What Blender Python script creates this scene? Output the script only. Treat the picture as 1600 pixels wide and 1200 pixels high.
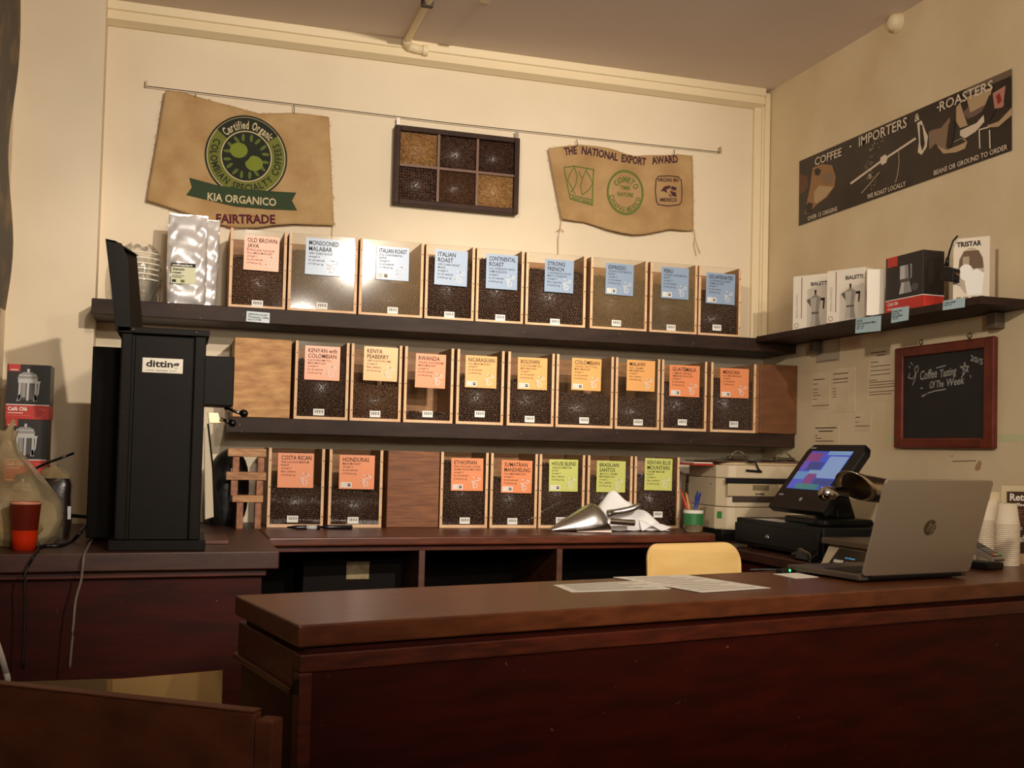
import bpy, bmesh, math, random
import numpy as np
from mathutils import Vector, Matrix
random.seed(7); rng = np.random.default_rng(11)
for o in list(bpy.data.objects): bpy.data.objects.remove(o, do_unlink=True)
SC = bpy.context.scene; COL = SC.collection
# ------------------------------------------------------------------ camera (world: X right, Y into the room towards the back wall, Z up, metres)
F, CX, CY, H = 1690.19, 800.0, 643.67, 1.33
_y, _p, _r = [math.radians(a) for a in (16.9438, 1.9995, 1.4132)]
_fw = Vector((math.sin(_y)*math.cos(_p), math.cos(_y)*math.cos(_p), math.sin(_p)))
_ri = Vector((math.cos(_y), -math.sin(_y), 0)); _up = _ri.cross(_fw)
CR = _ri*math.cos(_r)+_up*math.sin(_r); CU = -_ri*math.sin(_r)+_up*math.cos(_r); CW = _fw
EYE = Vector((0, 0, H))
cam_d = bpy.data.cameras.new('camera'); cam = bpy.data.objects.new('camera', cam_d); COL.objects.link(cam)
cam_d.sensor_width = 36; cam_d.lens = F/1600*36; cam_d.shift_y = (CY-600)/1600; cam_d.clip_start = .02
m = Matrix((CR, CU, -CW)).transposed().to_4x4(); m.translation = EYE; cam.matrix_world = m
SC.camera = cam
# ------------------------------------------------------------------ light and exposure
SC.view_settings.view_transform = 'Standard'; SC.view_settings.look = 'None'
SC.view_settings.exposure = -0.08; SC.view_settings.gamma = 1.0; SC.view_settings.use_curve_mapping = False
w = bpy.data.worlds.new('world'); SC.world = w; w.use_nodes = True
w.node_tree.nodes['Background'].inputs[0].default_value = (1, .80, .58, 1); w.node_tree.nodes['Background'].inputs[1].default_value = .03
WARM = (1, .885, .75)
def lamp(name, kind, loc, energy, col=WARM, size=.05, target=None, angle=None, blend=.5):
    d = bpy.data.lights.new(name, kind); d.energy = energy; d.color = col
    if kind == 'AREA': d.size = size
    else: d.shadow_soft_size = size
    if kind == 'SPOT': d.spot_size = math.radians(angle); d.spot_blend = blend
    o = bpy.data.objects.new(name, d); COL.objects.link(o); o.location = loc
    if target: o.rotation_euler = (Vector(target)-Vector(loc)).to_track_quat('-Z', 'Y').to_euler()
    return o
lamp('ceiling_spot_wall', 'SPOT', (1.38, -1.0, 2.9), 640, size=.035, target=(.70, 4.3, 1.95), angle=50, blend=.9)
lamp('ceiling_spot_bins', 'SPOT', (1.30, .9, 2.92), 230, size=.04, target=(1.14, 4.12, 1.80), angle=25, blend=1.0)
lamp('ceiling_spot_left', 'SPOT', (.42, .5, 2.92), 130, size=.04, target=(-.08, 4.2, 1.75), angle=22, blend=1.0)
lamp('added_right_wall_fill', 'SPOT', (-.9, -.3, 2.7), 300, size=.08, target=(2.5, 3.3, 2.05), angle=58, blend=1.0)  # added fill spot that brightens the right wall, not a known fitting
lamp('ceiling_spot_lower', 'SPOT', (1.0, -1.6, 2.45), 190, size=.07, target=(1.15, 4.1, 1.35), angle=44, blend=1.0)
lamp('added_ceiling_fill', 'SPOT', (.3, -.8, 1.9), 120, size=.15, target=(.9, 2.4, 3.0), angle=110, blend=1.0)  # invented upward fill, added only to lift the ceiling brightness
# ------------------------------------------------------------------ pixel (of the 1600x1200 photograph) to a point on a known plane of the room
def _ray(x, y): return CW+CR*((x-CX)/F)-CU*((y-CY)/F)
def pY(x, y, Y): d = _ray(x, y); return EYE+d*(Y/d.y)
def pX(x, y, X): d = _ray(x, y); return EYE+d*(X/d.x)
def pZ(x, y, Z): d = _ray(x, y); return EYE+d*((Z-H)/d.z)
YF, YW, XR, ZC = 4.12, 4.38, 2.527, 1.02     # front of the bins, back wall, right wall, counter height
# ------------------------------------------------------------------ materials
def lin(c):
    return tuple(((v/255)/12.92 if v/255 <= .04045 else ((v/255+.055)/1.055)**2.4) for v in c)+(1,)
MATS = {}
def mat(name, rgb, rough=.6, metal=0, rgb2=None, nscale=8, stretch=(1, 1, 1), bump=0, bscale=60, spec=.5, coat=0, emit=0, ramp=(.35, .65), alpha=None, detail=4):
    if name in MATS: return MATS[name]
    m = bpy.data.materials.new(name); m.use_nodes = True; nt = m.node_tree; b = nt.nodes['Principled BSDF']
    b.inputs['Base Color'].default_value = lin(rgb); b.inputs['Roughness'].default_value = rough; b.inputs['Metallic'].default_value = metal
    b.inputs['Specular IOR Level'].default_value = spec; b.inputs['Coat Weight'].default_value = coat; b.inputs['Coat Roughness'].default_value = .15
    if emit:
        b.inputs['Emission Color'].default_value = lin(rgb); b.inputs['Emission Strength'].default_value = emit
    if rgb2 or bump:
        tc = nt.nodes.new('ShaderNodeTexCoord'); mp = nt.nodes.new('ShaderNodeMapping'); nt.links.new(tc.outputs['Object'], mp.inputs[0])
        mp.inputs['Scale'].default_value = stretch
    if rgb2:
        n = nt.nodes.new('ShaderNodeTexNoise'); n.inputs['Scale'].default_value = nscale; n.inputs['Detail'].default_value = detail
        nt.links.new(mp.outputs[0], n.inputs['Vector'])
        r = nt.nodes.new('ShaderNodeValToRGB'); r.color_ramp.elements[0].color = lin(rgb); r.color_ramp.elements[1].color = lin(rgb2)
        r.color_ramp.elements[0].position, r.color_ramp.elements[1].position = ramp
        nt.links.new(n.outputs[0], r.inputs[0]); nt.links.new(r.outputs[0], b.inputs['Base Color'])
    if bump:
        n2 = nt.nodes.new('ShaderNodeTexNoise'); n2.inputs['Scale'].default_value = bscale; n2.inputs['Detail'].default_value = 3
        nt.links.new(mp.outputs[0], n2.inputs['Vector'])
        bp = nt.nodes.new('ShaderNodeBump'); bp.inputs['Strength'].default_value = bump; bp.inputs['Distance'].default_value = .004
        nt.links.new(n2.outputs[0], bp.inputs['Height']); nt.links.new(bp.outputs[0], b.inputs['Normal'])
    MATS[name] = m; return m
def clear(name, tint=(255, 255, 255), film=(150, 130, 95), amount=.06, fscale=6, rough=.03, gloss=1.0, rough_bump=0, fmul=1.0):
    """thin clear plastic: transparent with a fresnel gloss and a smudged film of dust"""
    if name in MATS: return MATS[name]
    m = bpy.data.materials.new(name); m.use_nodes = True; nt = m.node_tree; N = nt.nodes; L = nt.links
    for n in list(N): N.remove(n)
    out = N.new('ShaderNodeOutputMaterial'); tr = N.new('ShaderNodeBsdfTransparent'); tr.inputs[0].default_value = lin(tint)
    gl = N.new('ShaderNodeBsdfGlossy'); gl.inputs['Roughness'].default_value = rough; gl.inputs[0].default_value = (gloss, gloss, gloss, 1)
    df = N.new('ShaderNodeBsdfDiffuse'); df.inputs[0].default_value = lin(film)
    fr = N.new('ShaderNodeFresnel'); fr.inputs[0].default_value = 1.5
    tc = N.new('ShaderNodeTexCoord'); nz = N.new('ShaderNodeTexNoise'); nz.inputs['Scale'].default_value = fscale; nz.inputs['Detail'].default_value = 6
    L.new(tc.outputs['Object'], nz.inputs['Vector'])
    mr = N.new('ShaderNodeMapRange'); mr.inputs[1].default_value = .3; mr.inputs[2].default_value = .75; mr.inputs[3].default_value = amount*.35; mr.inputs[4].default_value = amount*1.6
    L.new(nz.outputs[0], mr.inputs[0])
    m1 = N.new('ShaderNodeMixShader'); m2 = N.new('ShaderNodeMixShader')
    L.new(mr.outputs[0], m1.inputs[0]); L.new(tr.outputs[0], m1.inputs[1]); L.new(df.outputs[0], m1.inputs[2])
    fm = N.new('ShaderNodeMath'); fm.operation = 'MULTIPLY'; fm.inputs[1].default_value = fmul; L.new(fr.outputs[0], fm.inputs[0]); L.new(fm.outputs[0], m2.inputs[0]); L.new(m1.outputs[0], m2.inputs[1]); L.new(gl.outputs[0], m2.inputs[2])
    if rough_bump:
        n2 = N.new('ShaderNodeTexNoise'); n2.inputs['Scale'].default_value = 22; n2.inputs['Detail'].default_value = 2; L.new(tc.outputs['Object'], n2.inputs['Vector'])
        bp = N.new('ShaderNodeBump'); bp.inputs['Strength'].default_value = rough_bump; bp.inputs['Distance'].default_value = .02
        L.new(n2.outputs[0], bp.inputs['Height']); L.new(bp.outputs[0], gl.inputs['Normal'])
    L.new(m2.outputs[0], out.inputs[0]); MATS[name] = m; return m
WALL = mat('cream_wall_paint', (236, 220, 192), .75, rgb2=(227, 210, 181), nscale=2.2, bump=.12, bscale=40)
WALLR = mat('cream_wall_paint_worn', (226, 207, 170), .75, rgb2=(216, 194, 155), nscale=3.2, bump=.12, bscale=40)
CEIL = mat('ceiling_paint', (236, 222, 212), .85, rgb2=(230, 214, 204), nscale=1.5)
TRIM = mat('cream_gloss_trim', (238, 220, 182), .5)
FLOOR = mat('dark_floorboards', (44, 30, 22), .5, rgb2=(60, 40, 28), nscale=4, stretch=(1, 9, 1))
MAHOG = mat('mahogany_stain', (66, 14, 4), .5, rgb2=(48, 10, 3), nscale=5, stretch=(1.2, 1.2, 7), bump=.05, bscale=50, spec=.2)
MTOP = mat('mahogany_worktop', (108, 58, 32), .30, rgb2=(86, 44, 24), nscale=6, stretch=(1.3, 9, 9), bump=.04, bscale=60)
MRAIL = mat('mahogany_rail', (92, 36, 16), .4, rgb2=(66, 24, 11), nscale=6, stretch=(1.5, 6, 12), bump=.05)
SHELF = mat('dark_shelf_paint', (56, 38, 28), .55, rgb2=(40, 26, 19), nscale=5, stretch=(1.5, 6, 6), bump=.08, bscale=70, spec=.22)
PLY = mat('plywood_panel', (206, 156, 96), .6, rgb2=(162, 110, 60), nscale=7, stretch=(1.6, 2, 6), bump=.25, bscale=40, detail=9)
PLY2 = mat('plywood_panel_brown', (142, 88, 48), .6, rgb2=(108, 62, 32), nscale=7, stretch=(1.2, 2, 14), detail=9, bump=.08, bscale=40)
STRIP = mat('pale_wood_strip', (234, 196, 156), .6, rgb2=(218, 174, 130), nscale=20)
BINSIDE = mat('bin_wood_inside', (176, 128, 82), .6, rgb2=(150, 104, 62), nscale=6, stretch=(2, 2, 8))
PINS = mat('dark_nail', (70, 50, 38), .4, .6)
BEAN = mat('dark_roast_beans', (84, 54, 38), .42, rgb2=(46, 28, 19), nscale=90, spec=.8)
BEAN2 = mat('medium_roast_beans', (110, 74, 48), .42, rgb2=(70, 46, 29), nscale=90, spec=.7)
BEAN3 = mat('pale_green_beans', (168, 128, 78), .5, rgb2=(138, 98, 56), nscale=70)
INK = mat('black_ink', (26, 20, 18), .7)
WHITE = mat('white_print', (240, 236, 228), .7)
PAPER = mat('white_paper', (232, 226, 212), .75, rgb2=(224, 216, 200), nscale=5)
ORANGE = mat('orange_card', (238, 148, 98), .35, coat=.1)
ORANGE_GLARE = mat('orange_card_glare', (242, 178, 106), .35, coat=.1)  # orange card again, with lamp glare put into its colour as a yellower tone
BLUEC = mat('blue_grey_card', (146, 168, 196), .38, coat=.12)
LIME = mat('lime_card', (206, 210, 116), .35, coat=.1)
BLACK = mat('black_enamel', (22, 17, 11), .55, rgb2=(17, 13, 9), nscale=20, bump=.05, bscale=120, spec=.14)
BLK = mat('black_plastic', (20, 18, 16), .45, spec=.3)
BLKG = mat('black_gloss_plastic', (14, 13, 13), .16)
CHROME = mat('chrome', (205, 203, 200), .14, 1)
STEEL = mat('brushed_steel', (178, 172, 164), .28, 1, bump=.05, bscale=90)
ALU = mat('cast_aluminium', (196, 192, 188), .33, 1, bump=.04, bscale=60)
GREY = mat('grey_print', (150, 148, 146), .6)
LGREY = mat('light_grey_print', (196, 194, 192), .6)
DGREY = mat('dark_grey_print', (84, 80, 78), .6)
RED = mat('red_print', (196, 52, 40), .5)
GREEN = mat('dark_green_print', (44, 62, 32), .8)
OLIVE = mat('olive_print', (112, 116, 44), .8)
PGREEN = mat('leaf_green_print', (96, 112, 46), .85)
PURPLE = mat('purple_print', (70, 34, 44), .85)
def specks(m, rgb, scale=26, pos=.735):
    """sparse pale chips and scratches worn into a painted or stained surface"""
    nt = m.node_tree; b = nt.nodes['Principled BSDF']; src = b.inputs['Base Color'].links[0].from_socket
    tc = nt.nodes.new('ShaderNodeTexCoord'); n = nt.nodes.new('ShaderNodeTexNoise'); n.inputs['Scale'].default_value = scale; n.inputs['Detail'].default_value = 2
    r = nt.nodes.new('ShaderNodeValToRGB'); r.color_ramp.elements[0].position = pos; r.color_ramp.elements[1].position = pos+.02
    mx = nt.nodes.new('ShaderNodeMix'); mx.data_type = 'RGBA'; mx.inputs['B'].default_value = lin(rgb)
    nt.links.new(tc.outputs['Object'], n.inputs['Vector']); nt.links.new(n.outputs[0], r.inputs[0]); nt.links.new(r.outputs[0], mx.inputs['Factor'])
    nt.links.new(src, mx.inputs['A']); nt.links.new(mx.outputs['Result'], b.inputs['Base Color'])
specks(MAHOG, (104, 72, 56), 75, .755); specks(SHELF, (112, 92, 76), 80, .745); specks(BLACK, (84, 74, 58), 80, .775); specks(MTOP, (136, 94, 66), 70, .765)
# ------------------------------------------------------------------ mesh helpers
TXT = {}
def glyphs(body, bold=0.0):
    k = (body, bold)
    if k in TXT: return TXT[k]
    c = bpy.data.curves.new('t', 'FONT'); c.body = body; c.size = 1; c.resolution_u = 2; c.offset = bold
    o = bpy.data.objects.new('t', c); COL.objects.link(o)
    me = bpy.data.meshes.new_from_object(o.evaluated_get(bpy.context.evaluated_depsgraph_get()))
    vs = [(v.co.x, v.co.y) for v in me.vertices]; fs = [tuple(p.vertices) for p in me.polygons]
    bpy.data.objects.remove(o, do_unlink=True); bpy.data.curves.remove(c); bpy.data.meshes.remove(me)
    x0 = min(v[0] for v in vs); x1 = max(v[0] for v in vs)
    TXT[k] = ([(x-x0, y) for x, y in vs], fs, x1-x0); return TXT[k]
CAP = .70
class MB:
    def __init__(s): s.v = []; s.f = []; s.m = []
    def add(s, vs, fs, mi=0):
        b = len(s.v); s.v += [tuple(v) for v in vs]; s.f += [tuple(i+b for i in f) for f in fs]; s.m += [mi]*len(fs); return s
    def quad(s, a, b, c, d, mi=0): return s.add([a, b, c, d], [(0, 1, 2, 3)], mi)
    def box(s, x0, x1, y0, y1, z0, z1, mi=0):
        return s.add([(x0, y0, z0), (x1, y0, z0), (x1, y1, z0), (x0, y1, z0), (x0, y0, z1), (x1, y0, z1), (x1, y1, z1), (x0, y1, z1)],
                     [(0, 3, 2, 1), (4, 5, 6, 7), (0, 1, 5, 4), (1, 2, 6, 5), (2, 3, 7, 6), (3, 0, 4, 7)], mi)
    def prism(s, poly, z0, z1, mi=0):
        n = len(poly); vs = [(x, y, z0) for x, y in poly]+[(x, y, z1) for x, y in poly]
        return s.add(vs, [tuple(range(n))[::-1], tuple(range(n, 2*n))]+[(i, (i+1) % n, n+(i+1) % n, n+i) for i in range(n)], mi)
    def hull(s, bot, top, mi=0):       # two polygons of the same length joined
        n = len(bot)
        return s.add(list(bot)+list(top), [tuple(range(n))[::-1], tuple(range(n, 2*n))]+[(i, (i+1) % n, n+(i+1) % n, n+i) for i in range(n)], mi)
    def plate(s, poly, O, u, v, t, mi=0):   # flat polygon (2D) placed on a plane with a thickness t along the normal
        O = Vector(O); u = Vector(u); v = Vector(v); n = u.cross(v).normalized()
        a = [O+u*x+v*y for x, y in poly]
        if t: return s.hull(a, [p+n*t for p in a], mi)
        return s.add(a, [tuple(range(len(a)))], mi)
    def tube(s, path, r, n=8, mi=0, caps=True):
        P = [Vector(p) for p in path]; R = r if isinstance(r, (list, tuple)) else [r]*len(P); vs = []
        up = Vector((0, 0, 1))
        for i, p in enumerate(P):
            t = (P[min(i+1, len(P)-1)]-P[max(i-1, 0)]).normalized()
            a = t.cross(up)
            if a.length < .05: a = t.cross(Vector((1, 0, 0)))
            a.normalize(); b = t.cross(a).normalized()
            vs += [p+a*(R[i]*math.cos(k*2*math.pi/n))+b*(R[i]*math.sin(k*2*math.pi/n)) for k in range(n)]
        fs = [(i*n+k, i*n+(k+1) % n, (i+1)*n+(k+1) % n, (i+1)*n+k) for i in range(len(P)-1) for k in range(n)]
        if caps: fs += [tuple(range(n))[::-1], tuple(range((len(P)-1)*n, len(P)*n))]
        return s.add(vs, fs, mi)
    def lathe(s, prof, n=24, c=(0, 0, 0), mi=0, axis=None, caps=False):
        c = Vector(c); ax = Vector(axis or (0, 0, 1)).normalized()
        a = ax.cross(Vector((0, 1, 0)) if abs(ax.y) < .9 else Vector((1, 0, 0))).normalized(); b = ax.cross(a)
        vs = [c+ax*z+a*(r*math.cos(k*2*math.pi/n))+b*(r*math.sin(k*2*math.pi/n)) for r, z in prof for k in range(n)]
        fs = [(i*n+k, i*n+(k+1) % n, (i+1)*n+(k+1) % n, (i+1)*n+k) for i in range(len(prof)-1) for k in range(n)]
        if caps: fs += [tuple(range(n))[::-1], tuple(range((len(prof)-1)*n, len(prof)*n))]
        return s.add(vs, fs, mi)
    def grid(s, fn, nu, nv, mi=0, close_u=False):
        vs = [fn(i/nu, j/nv) for j in range(nv+1) for i in range(nu+(0 if close_u else 1))]; W = nu if close_u else nu+1
        return s.add(vs, [(j*W+i, j*W+(i+1) % W, (j+1)*W+(i+1) % W, (j+1)*W+i) for j in range(nv) for i in range(nu)], mi)
    def ribbon(s, pts, w, O, u, v, mi=0, lift=0):      # a drawn line of width w on a plane
        O = Vector(O); u = Vector(u); v = Vector(v); n = u.cross(v).normalized()*lift
        for (x0, y0), (x1, y1) in zip(pts[:-1], pts[1:]):
            dx, dy = x1-x0, y1-y0; l = math.hypot(dx, dy) or 1; nx, ny = -dy/l*w/2, dx/l*w/2; ex, ey = dx/l*w*.3, dy/l*w*.3
            s.add([O+n+u*a+v*b for a, b in ((x0-ex+nx, y0-ey+ny), (x0-ex-nx, y0-ey-ny), (x1+ex-nx, y1+ey-ny), (x1+ex+nx, y1+ey+ny))], [(0, 1, 2, 3)], mi)
        return s
    def text(s, body, O, u, v, h, width=None, mi=0, bold=0.0, maxw=None, align='L', cond=1.0, slant=0):
        """cap height h, u and v unit vectors; fitted to width when given"""
        vs, fs, w = glyphs(body, bold); sy = h/CAP; sx = sy*cond
        if width: sx = width/w
        if maxw and w*sx > maxw: sx = maxw/w
        O = Vector(O); u = Vector(u); v = Vector(v); off = {'L': 0, 'C': -w*sx/2, 'R': -w*sx}[align]
        return s.add([O+u*(x*sx+off+slant*y*sy)+v*(y*sy) for x, y in vs], fs, mi)
    def fit(s, body, p0, p1, h, mi=0, bold=0.0, up=(0, 0, 1)):
        p0 = Vector(p0); p1 = Vector(p1); d = p1-p0
        return s.text(body, p0, d.normalized(), Vector(up), h, width=d.length, mi=mi, bold=bold)
    def arc(s, body, c, R, a0, a1, h, fn, mi=0, bold=0.0, inward=False, ry=None):
        """letters spaced from angle a0 to a1 (degrees) round c; fn(x, z) gives the 3D point"""
        ry = ry or R; n = len(body)
        ws = [(glyphs(ch, bold)[2] if ch != ' ' else .35) for ch in body]; tot = sum(ws)+.12*(n-1); acc = 0
        for ch, wd in zip(body, ws):
            t = (acc+wd/2)/tot; acc += wd+.12
            if ch == ' ': continue
            a = math.radians(a0+(a1-a0)*t); vs, fs, w_ = glyphs(ch, bold)
            sc = h/CAP; ang = a-math.pi/2 if not inward else a+math.pi/2
            sxx = abs(math.radians(a1-a0))*R/tot; sxx = min(sxx, sc*1.15)
            pts = []
            for x, y in vs:
                lx, ly = (x-w_/2)*sxx, y*sc-(h/2)
                pts.append(fn(c[0]+R*math.cos(a)+lx*math.cos(ang)-ly*math.sin(ang), c[1]+ry*math.sin(a)+lx*math.sin(ang)+ly*math.cos(ang)))
            s.add(pts, fs, mi)
        return s
def tag(o, label=None, cat=None, group=None, kind=None):
    if label: o['label'] = label
    if cat: o['category'] = cat
    if group: o['group'] = group
    if kind: o['kind'] = kind
    return o
def link(o, parent):
    COL.objects.link(o)
    if parent: o.parent = parent
    return o
def obj(name, mb, mats, parent=None, bevel=0, smooth=False, recalc=True, label=None, kind=None, seg=2, sub=0):
    me = bpy.data.meshes.new(name); me.from_pydata(mb.v, [], mb.f)
    if not isinstance(mats, (list, tuple)): mats = [mats]
    for m_ in mats: me.materials.append(m_)
    me.polygons.foreach_set('material_index', mb.m)
    if recalc:
        b = bmesh.new(); b.from_mesh(me); bmesh.ops.recalc_face_normals(b, faces=b.faces); b.to_mesh(me); b.free()
    if smooth: me.polygons.foreach_set('use_smooth', [True]*len(me.polygons))
    o = link(bpy.data.objects.new(name, me), parent)
    if bevel:
        md = o.modifiers.new('bevel', 'BEVEL'); md.width = bevel; md.segments = seg; md.limit_method = 'ANGLE'; md.angle_limit = .6
    if sub:
        md = o.modifiers.new('sub', 'SUBSURF'); md.levels = md.render_levels = sub
    if label: o['label'] = label
    if kind: o['kind'] = kind
    return o
def npobj(name, V, T, mats, parent=None, smooth=True, kind=None, mi=None):
    me = bpy.data.meshes.new(name); nv, nf = len(V), len(T)
    me.vertices.add(nv); me.vertices.foreach_set('co', np.asarray(V, np.float32).ravel())
    me.loops.add(nf*3); me.loops.foreach_set('vertex_index', np.asarray(T, np.int32).ravel())
    me.polygons.add(nf); me.polygons.foreach_set('loop_start', np.arange(0, nf*3, 3, dtype=np.int32))
    if not isinstance(mats, (list, tuple)): mats = [mats]
    for m_ in mats: me.materials.append(m_)
    if mi is not None: me.polygons.foreach_set('material_index', np.asarray(mi, np.int32))
    me.update(calc_edges=True); me.validate()
    if smooth: me.polygons.foreach_set('use_smooth', np.ones(nf, bool))
    o = link(bpy.data.objects.new(name, me), parent)
    if kind: o['kind'] = kind
    return o
def thing(name, label, cat, loc=(0, 0, 0), rz=0, group=None):
    o = bpy.data.objects.new(name, None); COL.objects.link(o); o.location = loc; o.rotation_euler = (0, 0, rz); o.empty_display_size = .05
    return tag(o, label, cat, group)
def struct(name, mb, mats, **k):
    return tag(obj(name, mb, mats, **k), kind='structure')
# low polygon bean for the filled bins
_t = (1+5**.5)/2
ICO = np.array([(-1, _t, 0), (1, _t, 0), (-1, -_t, 0), (1, -_t, 0), (0, -1, _t), (0, 1, _t), (0, -1, -_t), (0, 1, -_t), (_t, 0, -1), (_t, 0, 1), (-_t, 0, -1), (-_t, 0, 1)])/math.sqrt(1+_t*_t)
ICOF = np.array([(0, 11, 5), (0, 5, 1), (0, 1, 7), (0, 7, 10), (0, 10, 11), (1, 5, 9), (5, 11, 4), (11, 10, 2), (10, 7, 6), (7, 1, 8), (3, 9, 4), (3, 4, 2), (3, 2, 6), (3, 6, 8), (3, 8, 9), (4, 9, 5), (2, 4, 11), (6, 2, 10), (8, 6, 7), (9, 8, 1)])
def bean_layer(P, size):
    """P (n,3) centres; returns verts, tris of randomly turned beans"""
    n = len(P); q = rng.normal(size=(n, 4)); q /= np.linalg.norm(q, axis=1)[:, None]
    w_, x, y, z = q.T
    R = np.stack([np.stack([1-2*(y*y+z*z), 2*(x*y-z*w_), 2*(x*z+y*w_)], -1), np.stack([2*(x*y+z*w_), 1-2*(x*x+z*z), 2*(y*z-x*w_)], -1), np.stack([2*(x*z-y*w_), 2*(y*z+x*w_), 1-2*(x*x+y*y)], -1)], 1)
    base = ICO*np.array([1.0, .72, .58])*size
    V = np.einsum('nij,kj->nki', R, base)*rng.uniform(.85, 1.12, (n, 1, 1))+P[:, None, :]
    T = ICOF[None]+(np.arange(n)*12)[:, None, None]
    return V.reshape(-1, 3), T.reshape(-1, 3)
def box_np(x0, x1, y0, y1, z0, z1):
    V = np.array([(x, y, z) for z in (z0, z1) for y in (y0, y1) for x in (x0, x1)], float)
    T = np.array([(0, 2, 1), (1, 2, 3), (4, 5, 6), (5, 7, 6), (0, 1, 4), (1, 5, 4), (2, 6, 3), (3, 6, 7), (0, 4, 2), (2, 4, 6), (1, 3, 5), (3, 7, 5)])
    return V, T
# ================================================================== the room
XB, YB, XL = -.323, 4.27, -.625          # edge of the projecting wall piece on the left, its face, left wall
struct('floor', MB().box(-3.1, 2.65, -3.6, 4.5, -.1, 0), FLOOR)
struct('ceiling', MB().box(-3.1, 2.65, -3.6, 4.5, 3.0, 3.1), CEIL)
struct('wall_back', MB().box(XB-.02, 2.65, YW, 4.5, 0, 3.0), WALL)
struct('wall_back_pier', MB().box(XL-.1, XB, YB, 4.5, 0, 3.0), WALL)
struct('wall_right', MB().box(XR, 2.65, -3.6, YW, 0, 3.0), WALLR)
struct('wall_left', MB().box(XL-.1, XL, 1.4, YB, 0, 3.0), WALL)
struct('wall_left_return', MB().box(-3.1, XL-.1, 1.4, 1.5, 0, 3.0), WALL)
struct('wall_far_left', MB().box(-3.1, -3.0, -3.6, 1.4, 0, 3.0), WALL)
struct('wall_front', MB().box(-3.0, XR, -3.6, -3.5, 0, 3.0), WALL)
# crown moulding on the back wall, stepped profile, and the vertical strip in the right corner
def crown(y0, pts, x0, x1):
    b = MB(); P = [(y0-d, z) for d, z in pts]; n = len(P)
    vs = [(x0, y, z) for y, z in P]+[(x1, y, z) for y, z in P]
    return b.add(vs, [tuple(range(n)), tuple(range(n, 2*n))[::-1]]+[(i, (i+1) % n, n+(i+1) % n, n+i) for i in range(n)])
struct('trim_1', crown(YW, [(0, 3.0), (.052, 3.0), (.05, 2.968), (.042, 2.964), (.046, 2.93), (.012, 2.915), (0, 2.915)], XB, 2.49), TRIM)
b = MB(); b.box(2.452, 2.487, YW-.02, YW, 1.832, 2.95); b.box(2.487, 2.497, YW-.028, YW, 1.832, 2.95); b.box(2.497, XR-.004, YW-.036, YW, 1.832, 2.985)
struct('trim_2', b, TRIM, bevel=.002)
# conduit over the ceiling with its elbow, and clips
t = thing('cable_conduit', 'cream round conduit crossing the ceiling down onto the back wall moulding', 'conduit', (.82, 4.3, 2.985))
obj('pipe', MB().tube([(0, -2.2, 0), (0, -.4, 0), (.004, 0, 0)], .014, 12), TRIM, t, smooth=True)
obj('elbow', MB().tube([(.004, -.02, 0), (.005, .008, -.003), (.016, .024, -.014), (.045, .028, -.018), (.075, .028, -.02)], .019, 12), TRIM, t, smooth=True)
obj('collar', MB().tube([(.075, .028, -.02), (.095, .028, -.02)], .023, 12), TRIM, t)
obj('clip', MB().box(-.022, .022, -.41, -.385, -.017, .0145), mat('dark_clip', (70, 58, 48), .6), t, bevel=.003)
p = pZ(757, -1, 3.0)
t = thing('junction_box', 'small white junction box on the ceiling at the top edge', 'fitting', (p.x, p.y-.02, 3.0))
obj('cover', MB().box(-.02, .02, -.05, .02, -.016, 0), TRIM, t, bevel=.003)
p = pX(1403, 36, XR)
t = thing('alarm_dome', 'round cream alarm dome high on the right wall', 'alarm', (XR, p.y, p.z))
obj('backplate', MB().lathe([(.0, 0), (.036, 0), (.036, .008), (0, .008)], 20, axis=(-1, 0, 0)), TRIM, t)
obj('dome', MB().lathe([(.033, .008), (.032, .018), (.026, .030), (.015, .037), (.001, .039)], 20, axis=(-1, 0, 0)), TRIM, t, smooth=True)
# ================================================================== counters
def unit(a): return Vector((math.cos(math.radians(a)), math.sin(math.radians(a))))
ND, PD = unit(12.7), unit(102.7); NL = Vector((.203, 1.891))
def cpoly(front, left, back):      # outline of the angled front counter with insets, cut at the right wall
    a = NL+ND*left+PD*front; d = NL+ND*left+PD*(.40-back)
    return [tuple(a), tuple(a+ND*((XR-.004-a.x)/ND.x)), tuple(d+ND*((XR-.004-d.x)/ND.x)), tuple(d)]
t = thing('front_counter', 'long dark mahogany serving counter with worn edge across the foreground', 'counter')
obj('worktop', MB().prism(cpoly(0, 0, 0), .981, ZC), MTOP, t, bevel=.004, seg=3)
obj('frieze', MB().prism(cpoly(.022, .02, .02), .968, .981), MAHOG, t)
obj('front_rail', MB().prism([cpoly(.004, .006, 0)[0], cpoly(.004, .006, 0)[1], cpoly(.04, .006, 0)[1], cpoly(.04, .006, 0)[0]], .936, .968), MRAIL, t, bevel=.003)
obj('end_rail', MB().prism([tuple(NL+ND*.006+PD*.041), tuple(NL+ND*.03+PD*.041), tuple(NL+ND*.03+PD*.39), tuple(NL+ND*.006+PD*.39)], .905, .968), MRAIL, t, bevel=.002)
obj('end_ledge', MB().prism([tuple(NL-ND*.002+PD*.041), tuple(NL+ND*.03+PD*.041), tuple(NL+ND*.03+PD*.395), tuple(NL-ND*.002+PD*.395)], .893, .905), MRAIL, t, bevel=.002)
obj('front_panel', MB().prism([cpoly(.012, .03, 0)[0], cpoly(.012, .03, 0)[1], cpoly(.035, .03, 0)[1], cpoly(.035, .03, 0)[0]], .1, .936), MAHOG, t)
obj('corner_post', MB().prism([tuple(NL+ND*a+PD*c) for a, c in ((.006, .006), (.03, .006), (.03, .04), (.006, .04))], 0, .936), MRAIL, t, bevel=.003)
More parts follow.
